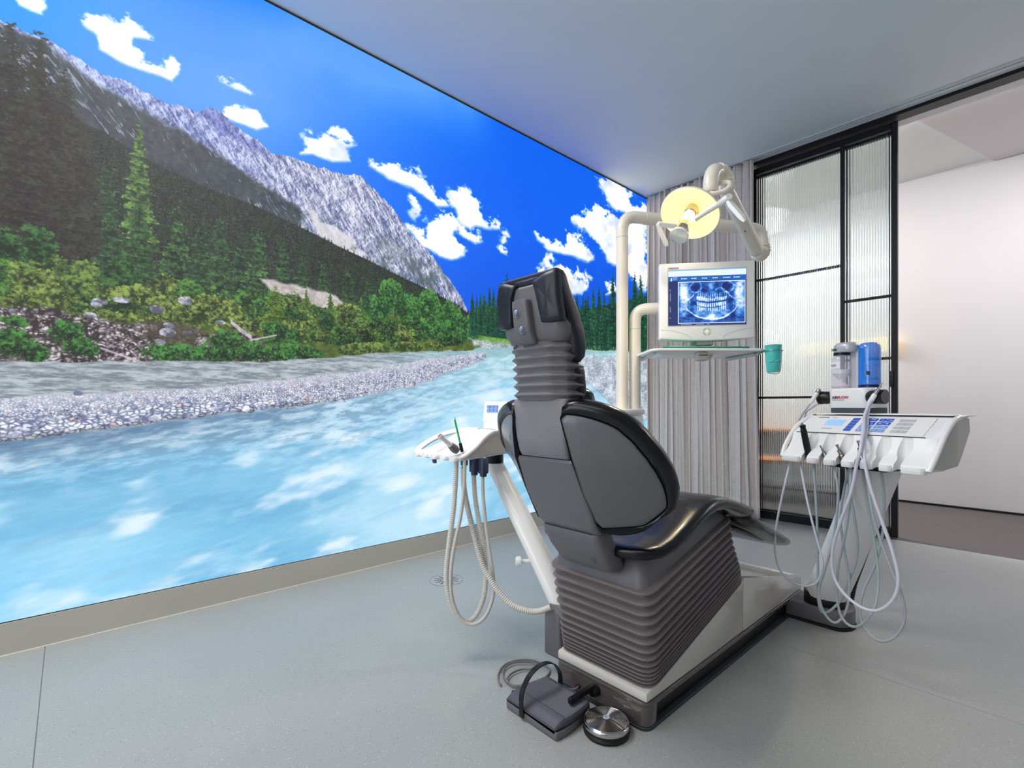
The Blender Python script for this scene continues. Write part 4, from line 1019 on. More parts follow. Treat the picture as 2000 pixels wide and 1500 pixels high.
nm = bpy.data.meshes.new_from_object(bodyo.evaluated_get(dg)); bodyo.modifiers.clear(); bodyo.data = nm
nm.polygons.foreach_set('use_smooth', [True] * len(nm.polygons)); nm.set_sharp_from_angle(angle=math.radians(32))
bpy.data.objects.remove(co)
# finger pads on the lip between the slots
padx = [(-.246, -.170), (-.143, -.1015), (-.0765, -.0365), (-.0115, .028), (.053, .0885), (.1135, .152), (.1795, .246)]
for a, b in padx:
    MB().prism([(a + .006, -.016), (b - .008, -.016), (b, -.008), (b, .012), (a, .012), (a, -.008)], .728, .750, 'z', .003, 2).build('finger_pad', M_WHITE2, du)
# grey side plates
for sx in (-1, 1):
    pts = [(.02, .745), (.03, .768), (.06, .812), (.085, .850), (.13, .886), (.17, .899), (.36, .905), (.372, .86), (.24, .776), (.19, .750), (.10, .741)]
    yy_ = [.02, .03, .06, .085, .10, .13, .17, .19, .24, .30, .36, .371]
    up = lambda y: float(np.interp(y, [.02, .03, .06, .085, .13, .17, .36, .372], [.7455, .768, .812, .850, .886, .899, .905, .862])); dn = lambda y: float(np.interp(y, [.02, .10, .19, .24, .372], [.7445, .741, .750, .776, .860]))
    hx = lambda y: .2500 * (1 if y < .17 else 1 - .2 * (y - .17) / .21)
    MB().loft([[(sx * hx(y), y, dn(y)), (sx * (hx(y) + .0035), y, dn(y)), (sx * (hx(y) + .0035), y, up(y)), (sx * hx(y), y, up(y))] for y in yy_]).build('side_plate', M_SIDE, du)
# top cover and rail
m = MB().prism([(-.243, .168), (.243, .168), (.252, .19), (.204, .385), (-.204, .385), (-.252, .19)], .9165, .9215, 'z', .002, 1); m.build('top_mat', M_WHITE, du)
MB().tube(smooth_path([(.25, .16, .905), (.258, .20, .916), (.252, .28, .918), (.214, .385, .918)], 4), .005, 8, flat=(.6, (0, 0, 1))).build('top_rail', M_WHITE, du)
# keypad on the sloping face
sl = math.atan2(.066, .102)
def KP(x, q, o=0.): 
    """keypad coordinates: x across, q metres up the slope from its foot"""
    return Vector((x, .066 + q * math.cos(sl) - o * math.sin(sl), .842 + q * math.sin(sl) + o * math.cos(sl)))
KM = Matrix(((1, 0, 0, 0), (0, math.cos(sl), -math.sin(sl), .066), (0, math.sin(sl), math.cos(sl), .842), (0, 0, 0, 1)))
kp = MB().box(-.205, .205, .004, .118, .0, .003, .0012, 1, KM).build('keypad', M_WHITE, du)
MB().box(-.235, .215, .0005, .002, .0005, .0032, M=KM).build('keypad_edge', M_ALU, kp, smooth=False)
M_LCD = mat('pale_blue_display', (150, 190, 246), .2, emit=(150, 190, 246), estr=.35)
MB().box(-.152, -.080, .052, .092, .003, .0042, .0004, 1, KM).build('display', M_LCD, kp)
def key(x0, x1, q0, q1, m): return MB().box(x0, x1, q0, q1, .003, .0046, .0005, 1, KM).build('key', m, kp, smooth=False)
for r in range(5):
    k = key(-.0600, -.0340, .020 + r * .0180, .0350 + r * .0180, M_BLUEK)
for r in range(4):
    for c in range(4):
        x0 = -.016 + c * .0235 + (.004 if c > 1 else 0); q0 = .020 + r * .0228
        key(x0, x0 + .0215, q0, q0 + .018, M_BLUEK if r > 1 else M_BLUEK2)
        MB().box(x0 + .006, x0 + .015, q0 + .0075, q0 + .0095, .0046, .0049, M=KM).build('key_symbol', M_INKW, kp, smooth=False)
    for c in range(2):
        x0 = .100 + c * .0255; q0 = .020 + r * .0228
        key(x0, x0 + .0245, q0, q0 + .016, M_GREYK)
text('0', .010, M_INKW, kp, KM @ Matrix.Translation((.073, .0915, .0050)), 'key_symbol'); text('1', .010, M_INKW, kp, KM @ Matrix.Translation((.046, .0690, .0050)), 'key_symbol'); text('2', .010, M_INKW, kp, KM @ Matrix.Translation((.069, .0690, .0050)), 'key_symbol')
for k in range(6):
    MB().box(-.200 + k * .0075, -.1935 + k * .0075, .104, .111, .003, .0034, M=KM).build('logo_tile', M_INKO if k == 0 else M_INKG, kp, smooth=False)
text('C2+', .011, M_INKG, kp, KM @ Matrix.Translation((-.142, .103, .0031)), 'lettering')
MB().box(-.148, -.108, .029, .0325, .003, .0034, M=KM).build('small_print', M_INKG, kp, smooth=False)
# handle arch on the left end of the console
MB().tube(smooth_path([(-.254, .004, .742), (-.258, .03, .79), (-.256, .09, .86), (-.250, .15, .896), (-.246, .20, .908)], 6), .009, 10).build('end_rim', M_WHITE, du)
MB().tube(smooth_path([(.254, .000, .738), (.259, .03, .785), (.257, .09, .855), (.253, .15, .898), (.250, .20, .912)], 6), .009, 10).build('end_rim', M_WHITE, du)
# neck under the console, column, collar, foot
def ell(c, a, b, ax, n=28, pw=2.8):
    ax = Vector(ax).normalized(); ay = Vector((-ax.y, ax.x, 0)); o = []
    for k in range(n):
        t = 2 * math.pi * k / n; cs, sn = math.cos(t), math.sin(t)
        o.append(Vector(c) + ax * a * math.copysign(abs(cs) ** (2 / pw), cs) + ay * b * math.copysign(abs(sn) ** (2 / pw), sn))
    return o
C0, C1 = UL((-.655, 2.475, .10)), UL((-.418, 2.262, .735))
axc = UL(UO + Vector((.974, .226, 0)))
rings = [ell(C0.lerp(C1, t), a, b, axc) for t, a, b in ((0, .072, .058), (.02, .078, .062), (.25, .080, .062), (.6, .078, .056), (.9, .076, .05), (1, .072, .048))]
MB().loft(rings).build('column', M_WHITE2, du, sharp=40)
MB().loft([ell(C0 + Vector((0, 0, z)), a, b, axc) for z, a, b in ((-.021, .078, .066), (-.018, .082, .068), (.030, .0815, .0655), (.034, .078, .062))]).build('column_collar', M_DARK, du, sharp=40)
MB().box(-.10, .10, .06, .22, .715, .745, .006, 2).build('console_neck', M_DARK, du)
ft_ = MB(); W2 = lambda x, y: UL((x, y, 0))
fp = [(-.79, 2.392), (-.60, 2.392)] + [(-.60 + .055 * math.sin(a), 2.477 - .085 * math.cos(a)) for a in [math.radians(15 * k) for k in range(1, 12)]] + [(-.60, 2.562), (-.79, 2.562)]
ft_.prism([(W2(*p).x, W2(*p).y) for p in fp], .012, .079, 'z', .006, 2); ft_.build('column_foot', M_GREYP, du)
MB().prism([(W2(x + (.004 if x > -.7 else 0), y - .003).x, W2(x + (.004 if x > -.7 else 0), y - .003).y) for x, y in fp], .0, .0115, 'z').build('foot_gasket', M_DARKR, du)
# black cable chain behind the column
def px(path, step=0): return [P(u, v, d) for u, v, d in path]
cc = resample(smooth_path([UL(p) for p in px([(1712, 1012, 2.12), (1700, 1050, 2.15), (1684, 1095, 2.2), (1668, 1140, 2.24), (1660, 1180, 2.25), (1652, 1212, 2.26)])], 6), .006)
MB().tube(cc, [.011 if i % 2 else .015 for i in range(len(cc))], 8).build('cable_chain', M_DARKR, du)
kb = UL(P(1668, 1105, 2.045)); kc = (UL((0, 0, kb.z)) - kb); kc.z = 0
MB().lathe([(.008, -.03), (.008, .006), (.017, .008), (.0185, .014), (.0175, .022), (.012, .026), (.002, .027)], 22, along(kb, AX.dot(Vector((1, 0, 0))) * Vector((.35, -.94, 0)))).build('lock_knob', M_WHITE, du)

# handpieces resting in the slots, each with its hose
def hang(name, label, tip_parts, hose_pts, r, hm, group=None, cat='handpiece'):
    t = thing(name, label, cat, (0, 0, 0), group=group)
    return t
def z3(x, y): return (1480 + x * .29333, 860 + y * .29333)
def z2(x, y): return (1480 + x * .22, 640 + y * .22)
def hose_on(parent, pts, yl, r, m, name='hose', rib=False, ys=None, step=.012):
    """pts in photo px on planes parallel to the unit's front; yl local depth (or list)"""
    n = len(pts); ys = ys or [yl] * n
    w = [P_plane(u, v, UO + BX * y, BX) for (u, v), y in zip(pts, ys)]
    q = resample(smooth_path(w, 8), step)
    return MB().tube(q, r, 9).build(name, m, parent, sharp=180)
def Wl(x, y, z): return UO + AX * x + BX * y + Vector((0, 0, z))
# black handpiece
A, B = P_plane(1567, 829, UO + BX * .0, BX), Wl(slots[0], .030, .742)
hp = thing('syringe_handpiece', 'black cylindrical handpiece leaning in the leftmost holder of the unit', 'handpiece', tuple(B))
D = (A - B).normalized(); L = (A - B).length
MB().lathe([(.008, -.01), (.0115, .0), (.012, .012), (.0125, L * .45), (.0115, L * .80), (.0108, L * .86), (.0095, L * .87), (.0095, L * .9), (.0108, L * .91), (.0108, L * .97), (.008, L * .985), (.0035, L * .985)], 18, along(B, D)).build('grip', M_DARK, hp)
MB().lathe([(.006, 0), (.006, .006), (.0025, .007), (.0025, .011)], 12, along(A - D * .004, D)).build('nozzle', M_STEEL, hp)
hose_on(hp, [z3(370, 120), z3(378, 250), z3(392, 480), z3(398, 700), z3(400, 900), z3(402, 1040), z3(418, 1130), z3(450, 1150), z3(505, 1115), z3(565, 1045), z3(610, 930), z3(650, 820), z3(665, 690), z3(645, 520), z3(620, 380), z3(600, 200)], 0, .0045, M_HOSEG, ys=[.03, .01, 0, 0, 0, .0, .0, .02, .04, .06, .08, .09, .09, .09, .09, .08])
def coupling(name, label, u0, v0, slot, pts, ys, kind):
    A, B = P_plane(u0, v0, UO + BX * .02, BX), Wl(slot, .032, .748); t = thing(name, label, 'handpiece', tuple(B)); D = (A - B).normalized(); L = (A - B).length
    if kind == 0:
        MB().lathe([(.009, -.012), (.0095, L * .3), (.0075, L * .36), (.0075, L * .5), (.0045, L * .52), (.0042, L * .72), (.0030, L * .74), (.0028, L * 1.0), (.0015, L * 1.0)], 16, along(B, D)).build('metal_coupling', M_STEEL, t)
    else:
        MB().lathe([(.0115, -.012), (.012, L * .30), (.010, L * .34), (.010, L * .46), (.0085, L * .48), (.0085, L * .66), (.0040, L * .68), (.0040, L * .88), (.0058, L * .89), (.0058, L * .99), (.003, L * 1.0)], 16, along(B, D)).build('metal_coupling', M_CHROME if kind == 2 else M_STEEL, t)
    hose_on(t, pts, 0, .0045, M_HOSEG, ys=ys); return t
G = 'metal hose couplings standing in the unit holders'
coupling('hose_coupling', 'slim pointed metal hose coupling next to the black handpiece', 1602, 870, slots[1],
         [z3(500, 120), z3(515, 210), z3(535, 330), z3(530, 460), z3(505, 650), z3(450, 850), z3(408, 1000), z3(432, 1130), z3(505, 1215), z3(570, 1170), z3(606, 1060), z3(606, 900), z3(575, 720), z3(550, 520), z3(575, 330), z3(605, 190)], [.03, .01, 0, 0, 0, -.01, -.01, -.01, 0, .02, .05, .07, .08, .08, .08, .08], 0).__setitem__('group', G)
coupling('hose_coupling', 'wide stepped metal hose coupling in the third holder from the left', 1634, 868, slots[2],
         [z3(612, 120), z3(618, 260), z3(610, 440), z3(580, 640), z3(535, 850), z3(528, 1040), z3(560, 1180), z3(640, 1243), z3(730, 1190), z3(788, 1080), z3(803, 900), z3(778, 690), z3(735, 450), z3(705, 250), z3(700, 170)], [.03, .01, 0, 0, 0, 0, 0, 0, 0, .03, .06, .07, .08, .08, .08], 1).__setitem__('group', G)
coupling('hose_coupling', 'metal hose coupling half hidden by the two crossing white hoses', 1676, 860, slots[3],
         [z3(722, 120), z3(735, 260), z3(760, 460), z3(815, 660), z3(890, 860), z3(955, 1020), z3(980, 1180), z3(925, 1300), z3(820, 1337), z3(725, 1270), z3(680, 1150), z3(705, 1000), z3(780, 830), z3(832, 620), z3(842, 380), z3(822, 190)], [.03, .01, 0, 0, 0, 0, 0, 0, 0, .02, .03, .05, .07, .08, .08, .08], 2).__setitem__('group', G)

# powder-jet device on the unit
ML = Matrix.Translation(UO) @ Matrix.Rotation(TH, 4, 'Z')
af = thing('polishing_device', 'white tooth polishing device with powder bottle and blue water bottle', 'dental device', tuple(Wl(-.115, .26, .9215)), TH, local=True)
AO = Vector((-.115, .26, .9215))
def AL(x, y, z): return Vector((x, y, z)) - AO
MA = Matrix.Translation(-AO)
MB().prism([(x, y) for x, y in rrect(.160, .145, .03, 6, -.113, .272)], .9220, .942, 'z', .002, 1, MA).build('device_foot', mat('slate_grey_plastic', (70, 76, 92), .45, noise=.05), af)
for dx in (-.165, -.062): MB().lathe([(.008, 0), (.008, .002)], 12, Matrix.Translation(AL(dx, .215, .9216))).build('rubber_foot', M_DARKR, af)
def bring(z, w, d, r): return [tuple(AL(x, y, z)) for x, y in rrect(w, d, r, 8, -.113, .272)]
MB().loft([bring(.942, .160, .144, .03), bring(.945, .168, .150, .035), bring(.99, .173, .156, .04), bring(1.014, .173, .156, .04), bring(1.020, .170, .153, .04), bring(1.0225, .163, .146, .038)]).build('device_body', M_WHITE, af, sharp=45)
MT = MA @ Matrix.Translation((-.170, .1922, .980)) @ Matrix.Rotation(math.pi / 2, 4, 'X')
text('AIR', .0150, M_INKD, af, MT, 'lettering', .0003, bold=.0003)
text('FLOW', .0150, M_INKR, af, MT @ Matrix.Translation((.0222, 0, 0)), 'lettering', .0003, bold=.0003)
text('PROPHYLAXIS MASTER', .0046, M_INKD, af, MT @ Matrix.Translation((0, -.0072, 0)), 'lettering', .0002)
# powder bottle
M_BOTT = mat('clear_bottle', (226, 222, 236), .06, trans=0., alpha=.30, spec=.8, noise=.01)
M_PINK = mat('pink_powder', (226, 190, 196), .6, noise=.05, nscale=80)
pb = Vector((-.158, .236, 0))
T = Matrix.Translation(AL(pb.x, pb.y, 0))
bt = MB().lathe([(.036, 1.0235), (.0375, 1.028), (.0375, 1.130), (.0355, 1.145), (.029, 1.158), (.0255, 1.163)], 32, T).build('powder_bottle', M_BOTT, af)
MB().lathe([(.034, 1.024), (.034, 1.030), (.022, 1.036), (.011, 1.046), (.011, 1.060), (.030, 1.082), (.033, 1.084), (.033, 1.10), (.001, 1.10)], 24, T).build('powder_funnel', M_WHITE2, bt)
MB().lathe([(.0345, 1.0236), (.0345, 1.031), (.0330, 1.033), (.001, 1.034)], 24, T).build('powder_bed', M_PINK, bt)
lb = []
for z in (1.104, 1.132):
    lb.append([tuple(AL(pb.x, pb.y, z) + Vector((.0380 * math.sin(a), -.0380 * math.cos(a), 0))) for a in [math.radians(-38 + 60 * k / 10) for k in range(11)]])
MB().loft(lb, False, False).build('label', mat('paper_label', (244, 244, 250), .6, noise=.01), bt)
a0 = math.radians(-8)
text('NFS', .0125, M_INKD, bt, MA @ along((pb.x + .0386 * math.sin(a0) - .013, pb.y - .0386 * math.cos(a0) - .0006, 1.113), (math.sin(a0), -math.cos(a0), 0), (1, 0, 0)), 'lettering', .0002)
MB().lathe([(.026, 1.158), (.029, 1.160), (.029, 1.170), (.026, 1.172)], 24, T).build('bottle_collar', M_DARK, bt)
M_SILV = mat('silver_plastic', (196, 196, 202), .32, metal=.2, noise=.03)
tw = [bb for bb in rrect(.040, .045, .012, 5, -.112, .262)]
MB().prism(tw, 1.0225, 1.185, 'z', .002, 1, MA).build('bottle_tower', M_SILV, af)
hd = []
for z, k in ((1.170, .93), (1.173, 1.), (1.192, 1.), (1.203, .93), (1.209, .80), (1.211, .6)):
    r = []
    for x, y in rrect(.088, .072, .034, 7, -.142, .240): r.append(tuple(AL(-.142 + (x + .142) * k, .24 + (y - .24) * k, z)))
    hd.append(r)
MB().loft(hd).build('bottle_clamp', M_SILV, af, sharp=50)
text('EMS', .0115, M_INKD, af, MA @ Matrix.Translation((-.178, .2028, 1.178)) @ Matrix.Rotation(math.pi / 2, 4, 'X') , 'lettering', .0003, bold=.0005)
# blue bottle
M_BLUEB = mat('blue_water_bottle', (0, 140, 255), .05, trans=0., alpha=.72, spec=.8, noise=.02, coat=.5)
wb_ = Vector((-.072, .272, 0)); T = Matrix.Translation(AL(wb_.x, wb_.y, 0))
bb = MB().lathe([(.035, 1.0235), (.0375, 1.027), (.0385, 1.04), (.0385, 1.180), (.0365, 1.193), (.031, 1.201), (.02, 1.2045), (.001, 1.2055)], 36, T).build('blue_bottle', M_BLUEB, af)
MB().lathe([(.0388, 1.0232), (.0392, 1.026), (.0392, 1.034), (.0375, 1.036), (.001, 1.036)], 30, T).build('bottle_base', mat('navy_plastic', (14, 30, 84), .3, noise=.05), bb)
MB().lathe([(.036, 1.057), (.0365, 1.058), (.0365, 1.0605), (.001, 1.061)], 30, T).build('water_level', mat('deep_blue_water', (0, 62, 180), .1, noise=.02), bb)
MB().loft([[tuple(AL(wb_.x, wb_.y, 0) + Vector((.0390 * math.sin(a), -.0390 * math.cos(a), z + .25 * (a - .3) * -.02))) for a in [.25, .35, .45, .58]] for z in (1.074, 1.089)], False, False).build('black_tape', M_DARK, bb)
# the two round hose holders at the sides
for x0, x1, nm_ in ((-.200, -.235, 'left'), (-.030, .020, 'right')):
    sg = 1 if x1 > x0 else -1
    mt = along(AL(x0, .215, .985), (sg, -.12, 0)); ln = abs(x1 - x0)
    h = MB().lathe([(.023, -.01), (.0265, 0), (.0265, ln * .5), (.0245, ln * .52), (.0245, ln * .58), (.0275, ln * .6), (.0275, ln * .97), (.0255, ln), (.001, ln)], 30, mt).build('hose_holder', M_DARK, af, sharp=40)
    MB().lathe([(.0235, ln + .0002), (.0235, ln + .0016), (.001, ln + .0018)], 26, mt).build('end_cap', M_GREYP, h)
# white hoses of the device
def Wd(u, v, y): return P_plane(u, v, UO + BX * y, BX)
wh = thing('polishing_handpiece', 'white handpiece with metal tip on the right of the polishing device', 'handpiece', tuple(Wd(1705, 776, .18)))
a, b_ = Wd(1702, 781, .175), Wd(1723, 748, .185); D = (b_ - a).normalized(); L = (b_ - a).length
MB().lathe([(.0065, -.016), (.0088, -.01), (.0092, L * .25), (.0075, L * .34), (.0072, L * .36)], 14, along(a, D)).build('sleeve', M_WHITE, wh)
MB().lathe([(.0070, L * .36), (.0066, L * .56), (.0052, L * .58), (.0052, L * .68), (.0034, L * .70), (.0030, L), (.0015, L)], 14, along(a, D)).build('metal_tip', M_STEEL, wh)
pts = [(1702, 783), (1697, 797), (1694, 815), (1693, 838), (1689, 860), (1688, 885), z3(720, 190), z3(762, 350), z3(838, 570), z3(900, 750), z3(936, 930), z3(900, 1060), z3(800, 1133), z3(680, 1108), z3(560, 1005), z3(500, 880), z3(500, 720), z3(550, 545), z3(622, 345), z3(660, 150), (1680, 880), (1685, 845), (1688, 815), (1694, 797), (1701, 784)]
ys = [.165, .155, .14, .09, .03, -.01, -.03, -.035, -.035, -.035, -.035, -.035, -.035, -.035, -.035, -.035, -.035, -.035, -.035, -.03, -.02, .03, .12, .145, .16]
hose_on(wh, pts, 0, .0056, M_HOSEW, ys=ys)
wh2 = thing('scaler_handpiece', 'white handpiece hung on the left side of the polishing device', 'handpiece', tuple(Wd(1600, 760, .2)))
a, b_ = Wd(1586, 783, .18), Wd(1600, 761, .19); D = (b_ - a).normalized(); L = (b_ - a).length
MB().lathe([(.0062, -.012), (.0085, 0), (.0088, L * .7), (.007, L * .95), (.0045, L * 1.0), (.004, L * 1.1), (.002, L * 1.1)], 14, along(a, D)).build('sleeve', M_WHITE, wh2)
MB().lathe([(.0082, L * .72), (.0088, L * .76), (.0082, L * 1.0), (.0055, L * 1.06)], 14, along(a, D)).build('metal_ring', M_STEEL, wh2)
pts = [(1586, 784), (1576, 797), (1569, 806), (1556, 830), (1548, 862), z3(218, 130), z3(188, 260), z3(150, 430), z3(120, 600), z3(116, 750), z3(152, 870), z3(230, 942), z3(312, 970), z3(388, 952), z3(425, 880), z3(430, 800), z3(400, 680), z3(352, 500), z3(315, 330), z3(283, 120), (1572, 880), (1568, 850), (1573, 808), (1583, 798), (1598, 789)]
ys = [.175, .19, .20, .21, .16, .05, .0, -.01, -.01, -.01, -.01, -.01, -.01, -.01, -.01, -.01, -.01, -.01, 0, .04, .15, .21, .22, .21, .195]
hose_on(wh2, pts, 0, .0042, M_HOSEW, ys=ys)
# ------------------------------------------------------------------ assistant's unit on the left
au = thing('assistant_unit', 'small white assistant tray with finger grips on a slanting white arm', 'dental unit', (-1.57, 1.22, 0))
prof = [(1.045, .754), (1.045, .766), (1.075, .776), (1.115, .795), (1.145, .818), (1.175, .840), (1.215, .851), (1.27, .854), (1.43, .850), (1.43, .775), (1.30, .762), (1.15, .752), (1.06, .748)]
def ast(x, ins): return [(x, y + (1.24 - y) * ins, z + (.80 - z) * ins) for y, z in prof]
MB().loft([ast(-1.600, .06), ast(-1.597, .02), ast(-1.590, 0), ast(-1.445, 0), ast(-1.437, .02), ast(-1.434, .06)]).build('tray_body', M_WHITE2, au, sharp=32)
MB().prism([(1.085, .762), (1.13, .790), (1.17, .818), (1.20, .833), (1.27, .838), (1.42, .836), (1.42, .782), (1.30, .768), (1.10, .757)], -1.4345, -1.4315, 'x', .001, 1).build('side_plate', M_SIDE, au)
# white rim sweeping up over the side
MB().tube(smooth_path([(-1.434, 1.046, .757), (-1.431, 1.075, .768), (-1.430, 1.12, .795), (-1.430, 1.155, .824), (-1.430, 1.19, .845), (-1.431, 1.24, .853), (-1.432, 1.43, .851)], 6), .0085, 10).build('side_rim', M_WHITE, au)
# open handle loop to the left
MB().tube(smooth_path([(-1.590, 1.050, .760), (-1.68, 1.050, .760), (-1.728, 1.052, .764), (-1.748, 1.075, .776), (-1.742, 1.125, .806), (-1.715, 1.185, .834), (-1.665, 1.235, .848), (-1.59, 1.26, .850)], 6), .019, 12, flat=(.55, (0, -.45, .9))).build('handle_loop', M_WHITE, au)
MB().prism([(-1.700, 1.052), (-1.594, 1.052), (-1.594, 1.25), (-1.66, 1.215), (-1.655, 1.15), (-1.675, 1.09)], .764, .772, 'z', .002, 1, Matrix.Translation((0, 1.05, .764)) @ Matrix.Rotation(math.radians(24), 4, 'X') @ Matrix.Translation((0, -1.05, -.764))).build('inner_shelf', M_WHITE, au)
for k in range(5):
    x = -1.722 + k * .062
    MB().loft([ell((x + .021, 1.040, z), a, .016, (1, 0, 0), 16) for z, a in ((.747, .018), (.750, .022), (.762, .022), (.768, .016))]).build('finger_pad', M_WHITE, au, sharp=50)
def z6(x, y): return (790 + x / 3., 760 + y / 3.)
# sockets beneath
for x, y, w, h in ((P(*z6(410, 480), 1.835).x, P(*z6(410, 480), 1.835).y, .030, .052), (P(*z6(462, 480), 1.825).x, P(*z6(462, 480), 1.825).y, .030, .056), (P(*z6(350, 440), 1.84).x, P(*z6(350, 440), 1.84).y, .022, .028)):
    MB().prism([(x - w / 2, y - w / 2), (x + w / 2, y - w / 2), (x + w / 2, y + w / 2), (x - w / 2, y + w / 2)], .752 - h, .754, 'z', .004, 2).box(x - w * .35, x + w * .35, y - w * .35, y + w * .35, .752 - h - .012, .752 - h + .002, .004, 2).build('hose_socket', M_BLUEG, au)
MB().loft([[(-1.62, 1.05, .748), (-1.60, 1.05, .748), (-1.60, 1.06, .748), (-1.62, 1.06, .748)], [(-1.605, 1.045, .728), (-1.592, 1.045, .728), (-1.592, 1.055, .728), (-1.605, 1.055, .728)]]).build('hook', M_BLUEG, au)
# arm: tapered tube from the chair up to the tray
A0, A1 = Vector((-1.185, 1.345, .205)), Vector((-1.535, 1.30, .715))
axr = Vector((.62, .78, 0))
rings = []
for t, a, b in ((-.06, .050, .05), (0, .052, .050), (.35, .050, .046), (.78, .049, .044), (.80, .044, .041), (.95, .042, .040), (1.0, .040, .038)):
    rings.append(ell(A0.lerp(A1, t), a, b, (.74, -.67, 0), 26, 2.3))
MB().loft(rings).build('arm', M_WHITE, au, sharp=50)
MB().loft([ell(A1 + Vector((0, 0, z)), a, a, (1, 0, 0), 20, 2) for z, a in ((-.03, .03), (-.01, .038), (.036, .038))]).build('arm_collar', M_DARK, au, sharp=50)
MB().lathe([(.008, -.03), (.008, .012), (.019, .014), (.020, .022), (.018, .030), (.011, .034), (.001, .034)], 22, along(P(1024, 1096, 1.86), (-.60, -.8, 0))).build('lock_knob', M_WHITE, au)
def hz6(pts, d0, d1=None, rib=True, r=.008, pitch=.0075):
    d1 = d1 or d0; n = len(pts)
    w = [P(*z6(x, y), d0 + (d1 - d0) * i / (n - 1)) for i, (x, y) in enumerate(pts)]
    q, rr_ = ribbed(w, r, pitch) 
    return MB().tube(q, rr_, 10)
hz6([(303, 400), (300, 520), (288, 700), (262, 900), (246, 1060), (250, 1170), (285, 1290), (350, 1358), (410, 1335), (458, 1240), (476, 1120), (470, 980), (440, 800), (415, 640), (405, 495)], 1.80, 1.84, r=.0085).build('suction_hose', M_HOSEB, au, sharp=40)
hz6([(352, 405), (350, 560), (330, 740), (292, 920), (272, 1080), (280, 1230), (330, 1345), (400, 1378), (470, 1335), (515, 1230), (522, 1120), (500, 960), (478, 800), (462, 640), (458, 500)], 1.78, 1.83, r=.0062).build('saliva_hose', M_HOSEB, au, sharp=40)
hz6([(343, 455), (352, 600), (385, 760), (425, 920), (460, 1040), (500, 1110), (545, 1180), (600, 1240), (660, 1280), (740, 1302), (800, 1298), (860, 1275)], 1.86, 1.70, r=.0095).build('drain_hose', M_HOSEB, au, sharp=40)
# things standing in the tray
b0, t0 = P(*z6(296, 352), 1.775), P(*z6(206, 272), 1.73); D = (t0 - b0).normalized(); L = (t0 - b0).length
sh = thing('suction_handpiece', 'white suction handpiece with flared tip on the assistant tray', 'handpiece', tuple(b0))
MB().lathe([(.013, -.012), (.0155, 0), (.015, .012), (.0125, .02), (.0125, .026)], 18, along(b0, D)).build('grip', M_GREYP, sh)
MB().lathe([(.0105, .02), (.0095, .03), (.0085, L * .72), (.0105, L * .90), (.0115, L * 1.0), (.0095, L * 1.0), (.0088, L * .9)], 18, along(b0, D), caps=False).build('tip', M_WHITE, sh)
MB().lathe([(.0094, L * .985), (.001, L * .97)], 14, along(b0, D), caps=False).build('mouth', mat('dull_pink_plastic', (166, 120, 122), .6, noise=.05), sh)
b0, t0 = P(*z6(334, 350), 1.79), P(*z6(291, 165), 1.79); D = (t0 - b0).normalized(); L = (t0 - b0).length
ej = thing('saliva_ejector', 'thin green saliva tube with a white tip standing in its holder', 'tube', tuple(b0))
MB().lathe([(.006, -.012), (.0065, .0), (.0065, .018), (.005, .022)], 12, along(b0, D)).build('holder', M_DARK, ej)
MB().tube([b0 + D * .02, b0 + D * L * .93], .0036, 8).build('green_tube', M_GREENS, ej)
MB().lathe([(.0042, L * .92), (.0042, L), (.0034, L)], 10, along(b0, D)).build('white_tip', M_WHITE, ej)
# keypad box at the rear of the tray
kb_ = thing('control_box', 'white control box with blue keys behind the assistant tray', 'control box', (-1.545, 1.32, .855))
MK = Matrix.Translation((-1.535, 1.318, .8545)) @ Matrix.Rotation(math.radians(14), 4, 'Z')
MB().prism([(-.026, 0), (.05, 0), (.05, .115), (-.018, .115), (-.031, .036), (-.026, .03)], -.055, .060, 'x', .004, 2, MK).build('housing', M_WHITE, kb_)
for r in range(2):
    for c in range(3):
        x0 = -.036 + c * .019; z0_ = .070 + r * .016
        MB().box(x0, x0 + .016, -.003, .0008, z0_, z0_ + .013, .0005, 1, MK @ Matrix.Translation((0, -.0255 + r * .0022, 0))).build('key', M_BLUEK2, kb_, smooth=False)

# ------------------------------------------------------------------ water unit behind the chair and its two poles
wu = thing('water_unit', 'white water unit with spittoon, mostly hidden behind the chair back', 'dental unit', (-1.47, 1.95, 0))
MB().prism(rr(-1.63, -1.335, 1.80, 2.13, .05), .02, .905, 'z', .01, 3).build('housing', M_WHITE2, wu)
MB().prism(rr(-1.635, -1.330, 1.795, 2.135, .05), .908, .935, 'z', .008, 3).build('top_cover', M_WHITE2, wu)
MB().prism(rr(-1.60, -1.145, 1.86, 2.08, .04), .0, .085, 'z', .006, 2).build('floor_base', M_GREYP, wu)
MB().lathe([(.0, .936), (.05, .938), (.085, .955), (.095, .972), (.0975, .972), (.088, .950), (.055, .9355)], 36, Matrix.Translation((-1.54, 1.86, 0)), caps=False).build('spittoon_bowl', M_WHITE, wu)
c = P(1124, 776, 2.33)
cu_ = thing('drinking_cup', 'lilac plastic cup peeking out beside the headrest', 'cup', (c.x, c.y, .973))
MB().lathe([(.001, .975), (.034, .975), (.036, .980), (.036, 1.01), (.030, 1.02), (.022, 1.06), (.018, 1.075), (.001, 1.076)], 24, Matrix.Translation((c.x, c.y, 0))).build('cup_wall', M_LILAC, cu_)

def elbow(p0, p1, p2, r, k=6):
    """polyline p0-p1-p2 rounded at p1 with radius r"""
    p0, p1, p2 = Vector(p0), Vector(p1), Vector(p2); a = p1 + (p0 - p1).normalized() * r; b = p1 + (p2 - p1).normalized() * r
    return [p0] + [(1 - t) ** 2 * a + 2 * t * (1 - t) * p1 + t * t * b for t in [i / k for i in range(k + 1)]] + [p2]

